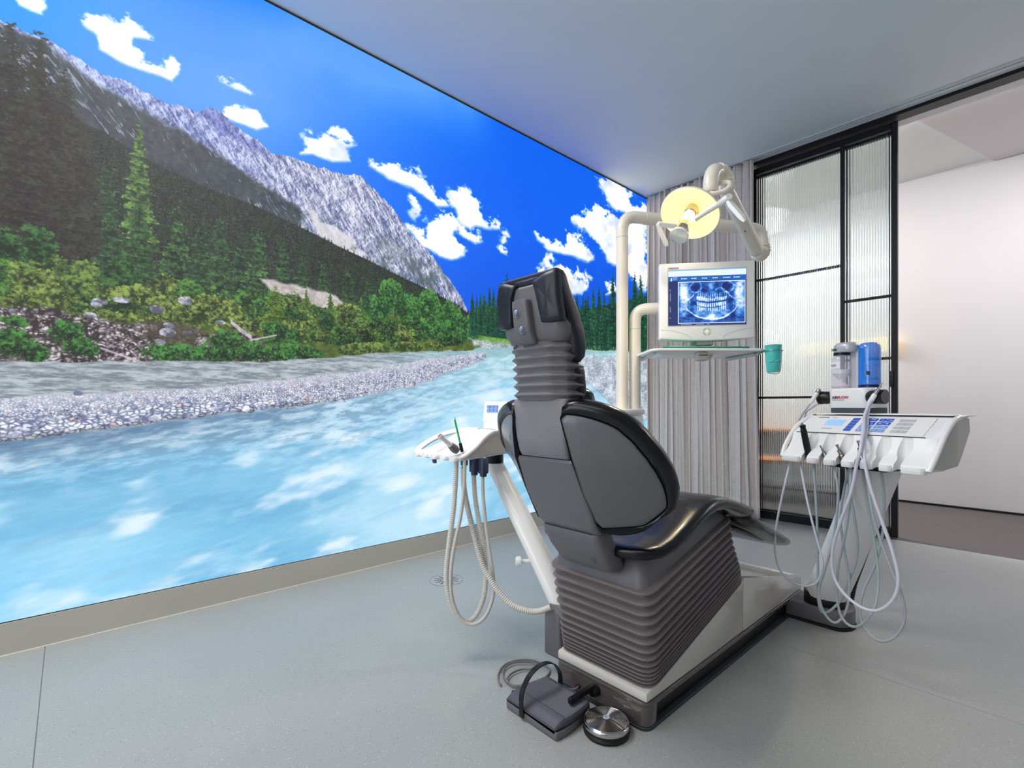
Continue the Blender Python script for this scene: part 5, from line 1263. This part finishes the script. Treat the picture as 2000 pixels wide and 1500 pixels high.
# ---- operating lamp
LP0 = Vector((-1.407, 2.02, 0)); HD = Vector((.48, .877, 0)).normalized(); LP1 = LP0 + HD * .82
lp = thing('operating_lamp', 'cream operating lamp glowing on a jointed pole above the chair', 'lamp', tuple(LP0 + Vector((0, 0, .935))))
m = MB().tube(elbow(LP0 + Vector((0, 0, .93)), LP0 + Vector((0, 0, 1.890)), LP0 + HD * .12 + Vector((0, 0, 1.890)), .075, 9), .029, 20); m.build('pole', M_CREAM, lp, sharp=60)
MB().tube([LP0 + Vector((0, 0, 1.780)), LP0 + Vector((0, 0, 1.783))], .0295, 20).build('joint_ring', M_SIDE, lp)
e1 = LP1 + Vector((0, 0, 1.893))
MB().tube(elbow(LP0 + HD * .121 + Vector((0, 0, 1.890)), e1, e1 - Vector((0, 0, .085)), .07, 9), .031, 20).build('boom', M_CREAM, lp, sharp=60)
# lower joint with rubber folds
j0 = e1 - Vector((0, 0, .085)); j1 = P(1478, 490, 2.52); 
jp = resample(smooth_path([j0 + Vector((0, 0, .004)), j0 - Vector((0, 0, .030)), (j0 + j1) / 2 - Vector((0, 0, .035)), j1 - Vector((0, 0, .006))], 6), .006)
MB().tube(jp, [.036 if i % 2 else .0315 for i in range(len(jp))], 18).build('lower_boot', M_CREAM, lp, sharp=30)
k1 = P(1414, 362, 2.22)
d_ = (k1 - j1); q = [j1 + d_ * t for t in (-.02, 0, .04, .5, .96, 1.0, 1.02)]
MB().tube(q, [.022, .034, .037, .0345, .0325, .031, .02], 20).build('spring_arm', M_CREAM, lp, sharp=50)
MB().tube([P(1455, 452, 2.385), P(1455, 452, 2.375)], .003, 6).build('screw_hole', M_DARK, lp)
# upper boot and head knuckle
q = smooth_path([P(1422, 372, 2.20), P(1420, 352, 2.18), P(1413, 338, 2.17), P(1402, 333, 2.15)], 5); q = resample(q, .007)
MB().tube(q, [.033 if i % 2 else .029 for i in range(len(q))], 18).build('upper_boot', M_CREAM, lp, sharp=30)
q = smooth_path([P(1404, 334, 2.16), P(1394, 336, 2.13), P(1389, 350, 2.12), P(1388, 376, 2.12)], 7)
MB().tube(q, [.024] + [.0325] * (len(q) - 2) + [.028], 20).build('knuckle', M_CREAM, lp, sharp=60)
# head: reflector, yoke, lamp tube, shield and handles
HC = P(1348, 416, 2.10); HN = Vector((.012, -.627, -.779)).normalized()
HX = (RGT * .9 + UPV * -.44); HX = (HX - HN * HX.dot(HN)).normalized()
MH = along(HC, HN, HX)
def refl_mat():
    m = bpy.data.materials.new('lit_reflector'); m.use_nodes = True; nt = m.node_tree; b = nt.nodes['Principled BSDF']
    b.inputs['Base Color'].default_value = lin((250, 224, 150)) + (1,); b.inputs['Roughness'].default_value = .3
    b.inputs['Emission Color'].default_value = lin((255, 226, 130)) + (1,); b.inputs['Emission Strength'].default_value = .85
    n = nt.nodes.new('ShaderNodeTexNoise'); n.inputs['Scale'].default_value = 9; tc = nt.nodes.new('ShaderNodeTexCoord'); nt.links.new(tc.outputs['Object'], n.inputs['Vector'])
    r = nt.nodes.new('ShaderNodeMapRange'); r.inputs[3].default_value = 1.0; r.inputs[4].default_value = 1.8; nt.links.new(n.outputs[0], r.inputs[0]); nt.links.new(r.outputs[0], b.inputs['Emission Strength'])
    return m
M_REFL = refl_mat()
M_BULB = mat('lit_lamp_glass', (255, 250, 240), .2, emit=(255, 246, 226), estr=5.)
MB().lathe([(.1235, .010), (.122, .012), (.117, .004), (.095, -.012), (.06, -.026), (.03, -.033), (.001, -.034)], 48, MH, caps=False).build('reflector', M_REFL, lp, sharp=70)
MB().lathe([(.1235, .0105), (.1265, .008), (.1265, .003), (.118, -.004), (.096, -.020), (.06, -.034), (.03, -.041), (.001, -.042)], 48, MH, caps=False).build('reflector_shell', M_CREAM, lp, sharp=50)
MB().lathe([(.001, -.036), (.026, -.036), (.027, .006), (.0235, .010), (.001, .0105)], 24, MH).build('lamp_socket', M_STEEL, lp, sharp=40)
MB().lathe([(.001, .0108), (.021, .011), (.022, .058), (.018, .066), (.001, .068)], 24, MH).build('bulb', M_BULB, lp, sharp=50)
M_GLASS = mat('clear_glass', (236, 246, 250), .04, spec=1., alpha=.25, coat=1., noise=.005)
MB().lathe([(.024, .075), (.025, .078), (.025, .112), (.0235, .116), (.001, .117)], 28, MH).build('light_tube', M_CHROME, lp, sharp=40)
gl = MB().lathe([(.0365, .150), (.038, .151), (.038, .157), (.036, .159), (.001, .158)], 36, MH); gl.build('front_shield', mat('frosted_shield', (226, 234, 238), .12, spec=.9, alpha=.75, coat=.6, noise=.01), lp, sharp=40)
MB().lathe([(.0370, .1485), (.0392, .150), (.0392, .1585), (.0370, .160)], 36, MH, caps=False).build('shield_rim', M_WHITE, lp)
m = MB()
for a in (20, 140, 260): 
    a = math.radians(a); m.tube([MH @ Vector((.024 * math.cos(a), .024 * math.sin(a), .105)), MH @ Vector((.036 * math.cos(a), .036 * math.sin(a), .154))], .003, 6)
for a in (0, 90, 180, 270):
    a = math.radians(a); m.tube([MH @ Vector((.024 * math.cos(a), .024 * math.sin(a), -.01)), MH @ Vector((.0245 * math.cos(a), .0245 * math.sin(a), .095))], .0022, 6)
m.build('tube_struts', M_STEEL, lp)
# handles: two arms with grips
hub = MH @ Vector((0, 0, .098)); RJ = P(1420, 388, 1.99); LJ = P(1286, 438, 2.04)
MB().tube([hub.lerp(RJ, .26), hub.lerp(RJ, .5), hub.lerp(RJ, .86), hub.lerp(RJ, 1.0)], [.010, .0105, .014, .0165], 14).build('handle_arm', M_WHITE, lp, sharp=40)
MB().tube([hub.lerp(LJ, .30), hub.lerp(LJ, .6), hub.lerp(LJ, .95), hub.lerp(LJ, 1.02)], [.012, .011, .012, .011], 14).build('handle_arm', M_WHITE, lp, sharp=40)
MB().tube([RJ - FWD * .022, RJ + FWD * .02], .0125, 16).build('handle_joint', M_WHITE, lp)
MB().tube([P(1417, 384, 1.985), P(1428, 400, 1.98), P(1449, 424, 1.96), P(1455, 432, 1.955)], [.007, .0145, .0145, .008], 4, flat=(.55, FWD)).build('grip', M_WHITE, lp, sharp=50)
MB().tube([P(1283, 437, 2.04), P(1289, 450, 2.03), P(1301, 476, 2.0), P(1303, 481, 1.995)], [.006, .0125, .0115, .006], 4, flat=(.6, FWD)).build('grip', M_CREAM, lp, sharp=50)
# yoke ring between knuckle and reflector
yk = smooth_path([MH @ Vector((.06, -.02, -.045)), P(1380, 372, 2.13), P(1392, 378, 2.10), P(1412, 374, 2.07), P(1424, 366, 2.06), P(1425, 357, 2.09), P(1410, 357, 2.13), P(1394, 362, 2.14), P(1372, 374, 2.15), MH @ Vector((-.01, -.04, -.045))], 5)
MB().tube(yk, .011, 10, flat=(.5, tuple(HN))).build('yoke', M_CREAM, lp, sharp=60)
MB().tube([MH @ Vector((.02, -.02, -.035)), P(1388, 370, 2.13)], [.03, .026], 16).build('yoke_hub', M_CREAM, lp)
ll = bpy.data.lights.new('operating_lamp_light', 'AREA'); ll.shape = 'DISK'; ll.size = .06; ll.energy = 2.5; ll.color = (1, .86, .62)
lo = bpy.data.objects.new('operating_lamp_light', ll); COL.objects.link(lo); lo.matrix_world = along(MH @ Vector((0, 0, .165)), -HN)
lb_ = bpy.data.lights.new('operating_lamp_bulb', 'POINT'); lb_.shadow_soft_size = .02; lb_.energy = 2.2; lb_.color = (1, .80, .50)
lo = bpy.data.objects.new('operating_lamp_bulb', lb_); COL.objects.link(lo); lo.location = MH @ Vector((.0, 0, .072))

# ---- monitor on its pole
MX = (RGT * 1.0 - FWD * .14).normalized(); MY = Vector((-MX.y, MX.x, 0))       # MX to the right, MY away
MC = P(1379, 590, 2.24)
SP = P(1240, 800, 2.42)
mo = thing('monitor', 'flat white monitor showing a blue panoramic x-ray of teeth', 'monitor', (SP.x, SP.y, .935))
def MM(x, y, z): return MC + MX * x + MY * y + Vector((0, 0, z))
MMx = Matrix(((MX.x, MY.x, 0, MC.x), (MX.y, MY.y, 0, MC.y), (0, 0, 1, MC.z), (0, 0, 0, 1)))
hw, z1_, z0_ = .210, .182, -.168
# outer outline with a bowed chin
def bezel_outline(k=0.):
    o = [(-hw + k, z1_ - k), ]
    o = [(hw - k, z1_ - k), (-hw + k, z1_ - k), (-hw + k, z0_ + k), (-hw * .7, z0_ + k - .006), (-hw * .35, z0_ + k - .011), (0, z0_ + k - .013), (hw * .35, z0_ + k - .011), (hw * .7, z0_ + k - .006), (hw - k, z0_ + k)]
    return o
MB().prism(bezel_outline(), -.012, .040, 'y', .007, 3, MMx).build('case', M_CREAM if False else M_WHITE, mo, sharp=32)
MB().prism([(.16, .13), (-.16, .13), (-.16, -.13), (.16, -.13)], .039, .075, 'y', .012, 2, MMx).build('rear_housing', M_WHITE, mo)
sx0, sx1, sz0, sz1 = -.171, .171, -.108, .148
MB().box(sx0 - .003, sx1 + .003, -.0132, -.0118, sz0 - .003, sz1 + .003, M=MMx).build('screen_gasket', M_SIDE, mo, smooth=False)
def paint_xray(W=640, H=480):
    rng = np.random.default_rng(4); y, x = np.mgrid[0:H, 0:W].astype(np.float32); x = x / W; y = y / H; x0_, y0_ = x, y     # y up from bottom
    def nz(s, f): 
        g = np.arange(W) / W; h = np.arange(H) / H; return fbm(s, g, h, f, f, 4, .6)
    x = x + (nz(7, 7) - .5) * .035; y = y + (nz(8, 7) - .5) * .045
    n = nz(1, 6); n2 = nz(2, 24); g = .16 + .22 * (n - .5)
    def blob(cx, cy, rx, ry, a, p=2., soft=1.): 
        return a * np.exp(-(np.abs((x - cx) / rx) ** p + np.abs((y - cy) / ry) ** p) * soft)
    # dental image occupies x .13-.98, y .04-.80
    q = (x - .56) / .40
    jaw = .10 + .36 * np.abs(q) ** 2.6                        # mandible lower border
    g += .55 * np.exp(-((y - jaw) / .016) ** 2) * (np.abs(q) < .8)
    g += .24 * ((y > jaw) & (y < jaw + .20)) * (np.abs(q) < .72)
    g += blob(.56, .13, .04, .09, .45) + blob(.56, .70, .035, .14, .35)
    for s in (-1, 1):
        g += blob(.56 + s * .36, .52, .055, .30, .55, 3) + blob(.56 + s * .30, .44, .03, .22, .3)
        g -= blob(.56 + s * .265, .30, .045, .20, .30, 3) + blob(.56 + s * .10, .64, .07, .07, .22) + blob(.56 + s * .20, .68, .055, .07, .30)
        g += .35 * np.exp(-((y - (.56 + .10 * np.sin(np.abs(q) * 6))) / .016) ** 2) * (s * q > .12) * (np.abs(q) < .75)
        g += .30 * np.exp(-((np.hypot((x - .56 - s * .20) / .075, (y - .68) / .10) - 1) / .14) ** 2)
    # teeth
    for k in range(-7, 8):
        if k == 0: continue
        c = (k - .5 * np.sign(k)) * .0270; cx = .56 + c; cy = .405 + .9 * c * c
        for s, l in ((1, .072), (-1, .066)):
            w = .0105 if abs(k) < 4 else .0125
            yy = cy + s * .045 
            g += blob(cx, yy, w, .034, .55, 6); g += blob(cx + (.0 if abs(k) < 4 else .004), cy + s * (.045 + l), w * .55, .055, .35, 4)
            g -= blob(cx, yy + s * .05, w * .22, .05, .12, 2)
        g -= .16 * np.exp(-(((y - cy) / .007) ** 2)) * (np.abs(x - cx) < .014)
    g += .60 * (n2 - .5) + .5 * np.abs(n - .5) + .5 * np.clip(nz(5, 9) - .5, 0, 1) * (np.abs(q) > .55)
    g = np.clip(g * 1.15, 0, 1)[..., None]
    out = np.where(g < .4, lerp(col(8, 34, 104), col(40, 112, 206), g / .4), lerp(col(40, 112, 206), col(232, 246, 255), np.clip((g - .4) / .5, 0, 1)))
    x, y = x0_, y0_
    win = (x > .135) & (x < .98) & (y > .045) & (y < .775)
    fr = ((x > .125) & (x < .988) & (y > .033) & (y < .787))
    ui = np.broadcast_to(col(26, 50, 116), (H, W, 3)).copy()
    ui[(x < .125)] = col(24, 44, 100)
    ui[(y > .80) & (y < .885)] = col(22, 96, 178); ui[(y > .885)] = col(226, 240, 252); ui[(y > .985)] = col(120, 190, 240)
    r = np.random.default_rng(6)
    for k in range(6):
        a = .16 + k * .135; ui[(y > .835) & (y < .850) & (x > a + .03) & (x < a + .03 + r.uniform(.03, .07))] = col(210, 236, 252)
        ui[(np.hypot((x - a - .015) * 1.33, y - .842) < .011)] = col(230, 244, 255)
    for a, b, c, e in ((.03, .05, .80, .86), (.06, .12, .865, .872), (.06, .11, .845, .851), (.06, .12, .825, .831)): ui[(x > a) & (x < b) & (y > c) & (y < e)] = col(214, 232, 250)
    for a, b in ((.44, .60), (.24, .34), (.12, .15), (.62, .66)): ui[(x > .022) & (x < .030) & (y > a) & (y < b) & ((y * 90).astype(int) % 2 == 0)] = col(200, 220, 245)
    for a, b in ((.16, .30), (.36, .46), (.50, .53)): ui[(y > .012) & (y < .020) & (x > a) & (x < b) & ((x * 130).astype(int) % 3 > 0)] = col(210, 228, 250)
    ui[fr] = col(226, 238, 252); ui[win] = out[win]
    return np.clip(ui, 0, 1)
_x = paint_xray(); ix = bpy.data.images.new('xray_picture', _x.shape[1], _x.shape[0], alpha=False)
_p = np.ones(_x.shape[:2] + (4,), np.float32); _p[..., :3] = _x; ix.pixels.foreach_set(_p.ravel()); ix.update(); ix.pack()
ms = bpy.data.materials.new('lit_screen'); ms.use_nodes = True; nt = ms.node_tree; b = nt.nodes['Principled BSDF']
ti = nt.nodes.new('ShaderNodeTexImage'); ti.image = ix; ti.extension = 'EXTEND'; un = nt.nodes.new('ShaderNodeUVMap'); un.uv_map = 'uv'; nt.links.new(un.outputs[0], ti.inputs[0])
b.inputs['Base Color'].default_value = (.02, .02, .03, 1); b.inputs['Roughness'].default_value = .25; nt.links.new(ti.outputs[0], b.inputs['Emission Color']); b.inputs['Emission Strength'].default_value = 1.0
mbs = MB(); vs = [mbs.bm.verts.new(MM(x, -.0135, z)) for x, z in ((sx0, sz0), (sx1, sz0), (sx1, sz1), (sx0, sz1))]; mbs.bm.faces.new(vs)
so = mbs.build('screen', ms, mo, smooth=False); uv = so.data.uv_layers.new(name='uv')
for i, c in enumerate(((0, 0), (1, 0), (1, 1), (0, 1))): uv.data[i].uv = c
# chin lines, menu buttons, power light, maker's tiles
for s in (-1, 1):
    MB().tube(smooth_path([MM(s * .205, -.0125, -.125), MM(s * .15, -.0125, -.132), MM(s * .09, -.0125, -.150), MM(s * .07, -.0125, -.166)], 6), .0007, 5).build('chin_line', M_SIDE, mo)
for a in range(4):
    t = math.radians(45 + 90 * a)
    MB().box(-.009, .009, -.0008, 0, -.003, .003, .0003, 1, MMx @ Matrix.Translation((.0 + .014 * math.cos(t), -.0125, -.137 + .014 * math.sin(t))) @ Matrix.Rotation(-t + math.pi / 2, 4, 'Y')).build('menu_button', M_SIDE, mo, smooth=False)
MB().lathe([(.0045, 0), (.004, .0016), (.001, .002)], 12, along(MM(0, -.012, -.137), -MY)).build('power_light', mat('green_lamp', (180, 230, 90), .4, emit=(190, 240, 90), estr=1.), mo)
for k in range(6):
    MB().box(-.172 + k * .0082, -.1650 + k * .0082, -.0129, -.0120, .154, .162, M=MMx).build('logo_tile', M_INKO if k == 0 else M_INKG, mo, smooth=False)
    text('sirona'[k], .0072, M_INKW, mo, MMx @ Matrix.Translation((-.1705 + k * .0082, -.0131, .1555)) @ Matrix.Rotation(math.pi / 2, 4, 'X'), 'lettering')
# short pole with elbow, reaching behind the case
e_ = Vector((SP.x, SP.y, 1.432)); back = MM(-.02, .085, .0); back.z = 1.425
MB().tube(elbow((SP.x, SP.y, .93), e_, back, .062, 9), .0285, 20).build('pole', M_CREAM, mo, sharp=60)
MB().tube([(SP.x, SP.y, 1.330), (SP.x, SP.y, 1.333)], .029, 20).build('joint_ring', M_SIDE, mo)
MB().box(-.05, .02, .070, .11, -.09, .05, .006, 2, MMx).build('mount', M_SIDE, mo)
MB().box(-.035, .035, .005, .045, z0_ - .03, z0_ - .010, .004, 1, MMx).build('stand', M_SIDE, mo)

# ---- tray below it
TZ = 1.206
ty = thing('tray_table', 'white instrument tray hanging below the monitor', 'tray', tuple(P(1386, 760, 2.3).xy) + (TZ,))
TO = P(1386, 680, 2.15); TO.z = 0
MTt = Matrix(((RGT.x, FWD.x, 0, TO.x), (RGT.y, FWD.y, 0, TO.y), (0, 0, 1, 0), (0, 0, 0, 1)))
MB().prism(rrect(.515, .35, .04, 6, 0, .175), TZ - .012, TZ, 'z', .004, 2, MTt).build('tray_plate', M_WHITE, ty)
for s in (-1, 1): MB().tube([MTt @ Vector((s * .235, .03, TZ - .020)), MTt @ Vector((s * .215, .32, TZ - .020))], .008, 8).build('side_rail', M_SIDE, ty)
MB().box(-.045, .005, .02, .07, TZ - .052, TZ - .0125, .006, 2, MTt).build('clamp', M_SIDE, ty); MB().box(-.040, 0, .017, .0205, TZ - .030, TZ - .027, M=MTt).build('clamp_slot', M_DARK, ty, smooth=False)
MB().tube([MTt @ Vector((.07, .15, TZ - .02)), MM(-.03, .10, 0) + Vector((0, 0, -.20)), MM(-.03, .10, 0) + Vector((0, 0, -.08))], .018, 12).build('support_arm', M_SIDE, ty)
# wire ring on the right end
cp = P(1510, 690, 2.15); cx_, cy_ = cp.x, cp.y
ringp = [Vector((cx_ + .0375 * math.cos(a), cy_ + .0375 * math.sin(a), TZ - .012)) for a in [2 * math.pi * k / 28 for k in range(29)]]
MB().tube(ringp, .0016, 6, caps=False).tube([MTt @ Vector((.22, .05, TZ - .018)), MTt @ Vector((.25, .03, TZ - .014)), Vector((cx_, cy_, TZ - .012)) - RGT * .037], .004, 7).build('cup_ring', M_STEEL, ty)
q = smooth_path([Vector((cx_, cy_, TZ - .012)) + RGT * .0375, Vector((cx_, cy_, TZ - .05)) + RGT * .036, Vector((cx_, cy_, TZ - .108)) + RGT * .028, Vector((cx_, cy_, TZ - .112)) - RGT * .01, Vector((cx_, cy_, TZ - .108)) - RGT * .025], 5)
MB().tube(q, .0014, 6).build('cup_cage', M_STEEL, ty)
tc_ = thing('tumbler', 'turquoise plastic tumbler in the wire ring at the end of the tray', 'cup', (cx_, cy_, TZ - .106))
MB().lathe([(.001, TZ - .1065), (.024, TZ - .1065), (.0265, TZ - .103), (.0335, TZ - .01), (.0345, TZ + .010), (.036, TZ + .0125), (.0345, TZ + .0135), (.033, TZ + .010), (.032, TZ - .01), (.0255, TZ - .100), (.001, TZ - .101)], 32, Matrix.Translation((cx_, cy_, 0)), caps=False).build('wall', M_TEAL, tc_, sharp=50)
for a in (-.9, -.1, .7):
    aa = YAW - math.pi / 2 + a
    MB().tube(smooth_path([Vector((cx_ + .0305 * math.cos(aa + t), cy_ + .0305 * math.sin(aa + t), TZ - .05 - .012 * math.cos(t * 3.2))) for t in (-.35, -.2, 0, .2, .35)], 4), .003, 6).build('grip_rib', M_TEAL, tc_)
gt_ = thing('green_tray', 'flat green plastic tray lying on the white tray below the monitor', 'tray', tuple((MTt @ Vector((0, .15, 0))).xy) + (TZ,))
MB().prism(rrect(.40, .24, .02, 4, -.003, .15), TZ + .0005, TZ + .0045, 'z', .001, 1, MTt).build('base', M_GREENT, gt_)
for s in (-1, 1): MB().box(-.198, .192, .150 + s * .116 - .003, .150 + s * .116 + .003, TZ + .0045, TZ + .012, .001, 1, MTt).build('rim', M_GREENT, gt_)
gb = thing('green_box', 'pale green flat box lying on the green tray', 'box', tuple((MTt @ Vector((-.09, .13, 0))).xy) + (TZ + .005,))
MB().box(-.155, -.03, .07, .2, TZ + .0047, TZ + .019, .002, 1, MTt).build('lid', M_GREENL, gb)

# ------------------------------------------------------------------ foot controls
fp_ = thing('foot_pedal', 'slate grey ribbed foot pedal with an arched black strap', 'foot pedal', (-1.035, 1.095, 0))
def pedal_outline(k, y1=1.178):
    o = [(-.930 + k, 1.0155 - k), (-1.1385 - k, 1.0135 - k), (-1.142 - k, 1.02), (-1.122 - k, y1 + k), (-1.118, y1 + .002 + k), (-.950, y1 + k)]
    return o + [(-.940 + k * 1.1, 1.172), (-.930 + k, 1.135), (-.925 + k, 1.095), (-.924 + k, 1.055), (-.9265 + k, 1.025)]
MB().prism(pedal_outline(0), .003, .024, 'z', .003, 2).build('pedal_base', M_GREYP, fp_)
MB().prism(pedal_outline(-.004), .0235, .029, 'z').build('gap', M_DARK, fp_)
# upper shell: crowned in y
def crown(y): q = (y - 1.0145) / .16; return .052 - .020 * (1 - min(1, max(0, q / .28))) ** 2 - .004 * max(0, (q - .6)) 
m = MB(); cols_ = 36
ys_ = [1.0145, 1.0148, 1.017, 1.022, 1.030, 1.040, 1.055] + [1.060 + .0032 * k for k in range(34)] + [1.172, 1.1765, 1.1775]
rings = []
for i, y in enumerate(ys_):
    top = crown(y); rib = 1.058 < y < 1.170
    if rib and i % 2: top -= .0022
    if i in (0, len(ys_) - 1): top = .030
    if i == 1: top = .034
    xr = -.9265 - .0 - (.010 * ((y - 1.09) / .08) ** 2); xl = -1.139 + .019 * max(0, (y - 1.02) / .15)
    rings.append([(xl, y, .0285), (xl, y, top - .004), (xl + .004, y, top), (xr - .012, y, top), (xr - .004, y, top - .003), (xr, y, top - .010), (xr, y, .0285)])
MB().loft(rings).build('pedal_plate', M_PEDAL, fp_, sharp=24)
sp = smooth_path([(-1.064, 1.0085, .010), (-1.064, 1.0075, .040), (-1.064, 1.011, .085), (-1.064, 1.045, .125), (-1.064, 1.095, .1385), (-1.064, 1.145, .125), (-1.064, 1.178, .085), (-1.064, 1.184, .045), (-1.064, 1.184, .020)], 7)
rings = []
for i, p in enumerate(sp):
    t = (sp[min(i + 1, len(sp) - 1)] - sp[max(i - 1, 0)]).normalized(); n = Vector((0, t.z, -t.y))
    rings.append([p + Vector((s * .0085, 0, 0)) + n * o for s, o in ((-1, -.0015), (1, -.0015), (1, .0015), (-1, .0015))])
MB().loft(rings).build('strap', M_DARK, fp_, sharp=40)
pa = P(988, 1345, 1.585); pa.z = .012; pb_ = P(979, 1338, 1.60); pb_.z = .010
MB().tube([(-1.128, 1.05, .012), (-1.150, 1.063, .011), (-1.176, 1.078, .0105)], [.009, .0085, .0065], 12).build('cable_plug', M_DARK, fp_)
# coiled lead
lead = [(-1.176, 1.078, .010)]
def fpt(u, v, z=.006):
    r = FWD + RGT * ((u - 1000) / FPX) + UPV * ((HY - v) / FPX); t = (z - CAMZ) / r.z; return Vector((0, 0, CAMZ)) + r * t
def z7(x, y): return (940 + x * .18, 1260 + y * .18)
seq = [(215, 435, .008), (185, 380, .006), (190, 300, .006), (255, 215, .007), (370, 170, .008), (500, 160, .010), (620, 185, .009), (720, 240, .006), (742, 290, .005), (700, 345, .005), (600, 390, .005), (470, 430, .006), (360, 440, .007), (280, 400, .008), (235, 320, .009), (250, 250, .010), (330, 195, .012), (440, 180, .013), (560, 185, .012), (590, 230, .011), (540, 262, .010), (440, 262, .010), (340, 300, .010), (285, 355, .010), (290, 400, .010), (350, 440, .010), (470, 445, .010), (600, 460, .011), (760, 500, .010), (880, 470, .012)]
pts = [fpt(*z7(x, y), z) for x, y, z in seq] + [Vector((-1.03, 1.215, .028)), Vector((-1.03, 1.237, .032))]
MB().tube(resample(smooth_path(pts, 6), .006), .0036, 8).build('lead', M_CABLE, fp_, sharp=180)
rp = thing('round_pedal', 'round chrome foot pedal with concentric ridges and a black rubber skirt', 'foot pedal', (-.862, 1.158, 0))
T = Matrix.Translation((-.862, 1.158, 0))
MB().lathe([(.064, 0), (.0665, .003), (.067, .009), (.0645, .012), (.0635, .014), (.0655, .016), (.0655, .020), (.001, .020)], 48, T).build('rubber_skirt', M_DARKR, rp, sharp=40)
pr_ = [(.0645, .0202), (.0662, .022), (.0665, .031), (.0650, .034), (.0625, .0352)]
r = .0605
while r > .012:
    zz = .0352 + (.0625 - r) * .13; pr_ += [(r, zz - .0016), (r - .0006, zz + .0012), (r - .0018, zz + .0016), (r - .0030, zz - .0014)]; r -= .0042
pr_ += [(.0105, .0405), (.010, .0412), (.001, .0412)]
MB().lathe(pr_, 64, T).build('ridged_dome', M_CHROME, rp, sharp=50)
bd = MB().lathe([(.0098, .0412), (.0095, .0422), (.001, .0424)], 24, T).build('badge', mat('pale_badge', (190, 196, 214), .4, noise=.03), rp)
text('EMS', .0062, M_INKD, rp, T @ Matrix.Translation((-.0065, -.002, .0425)), 'lettering')
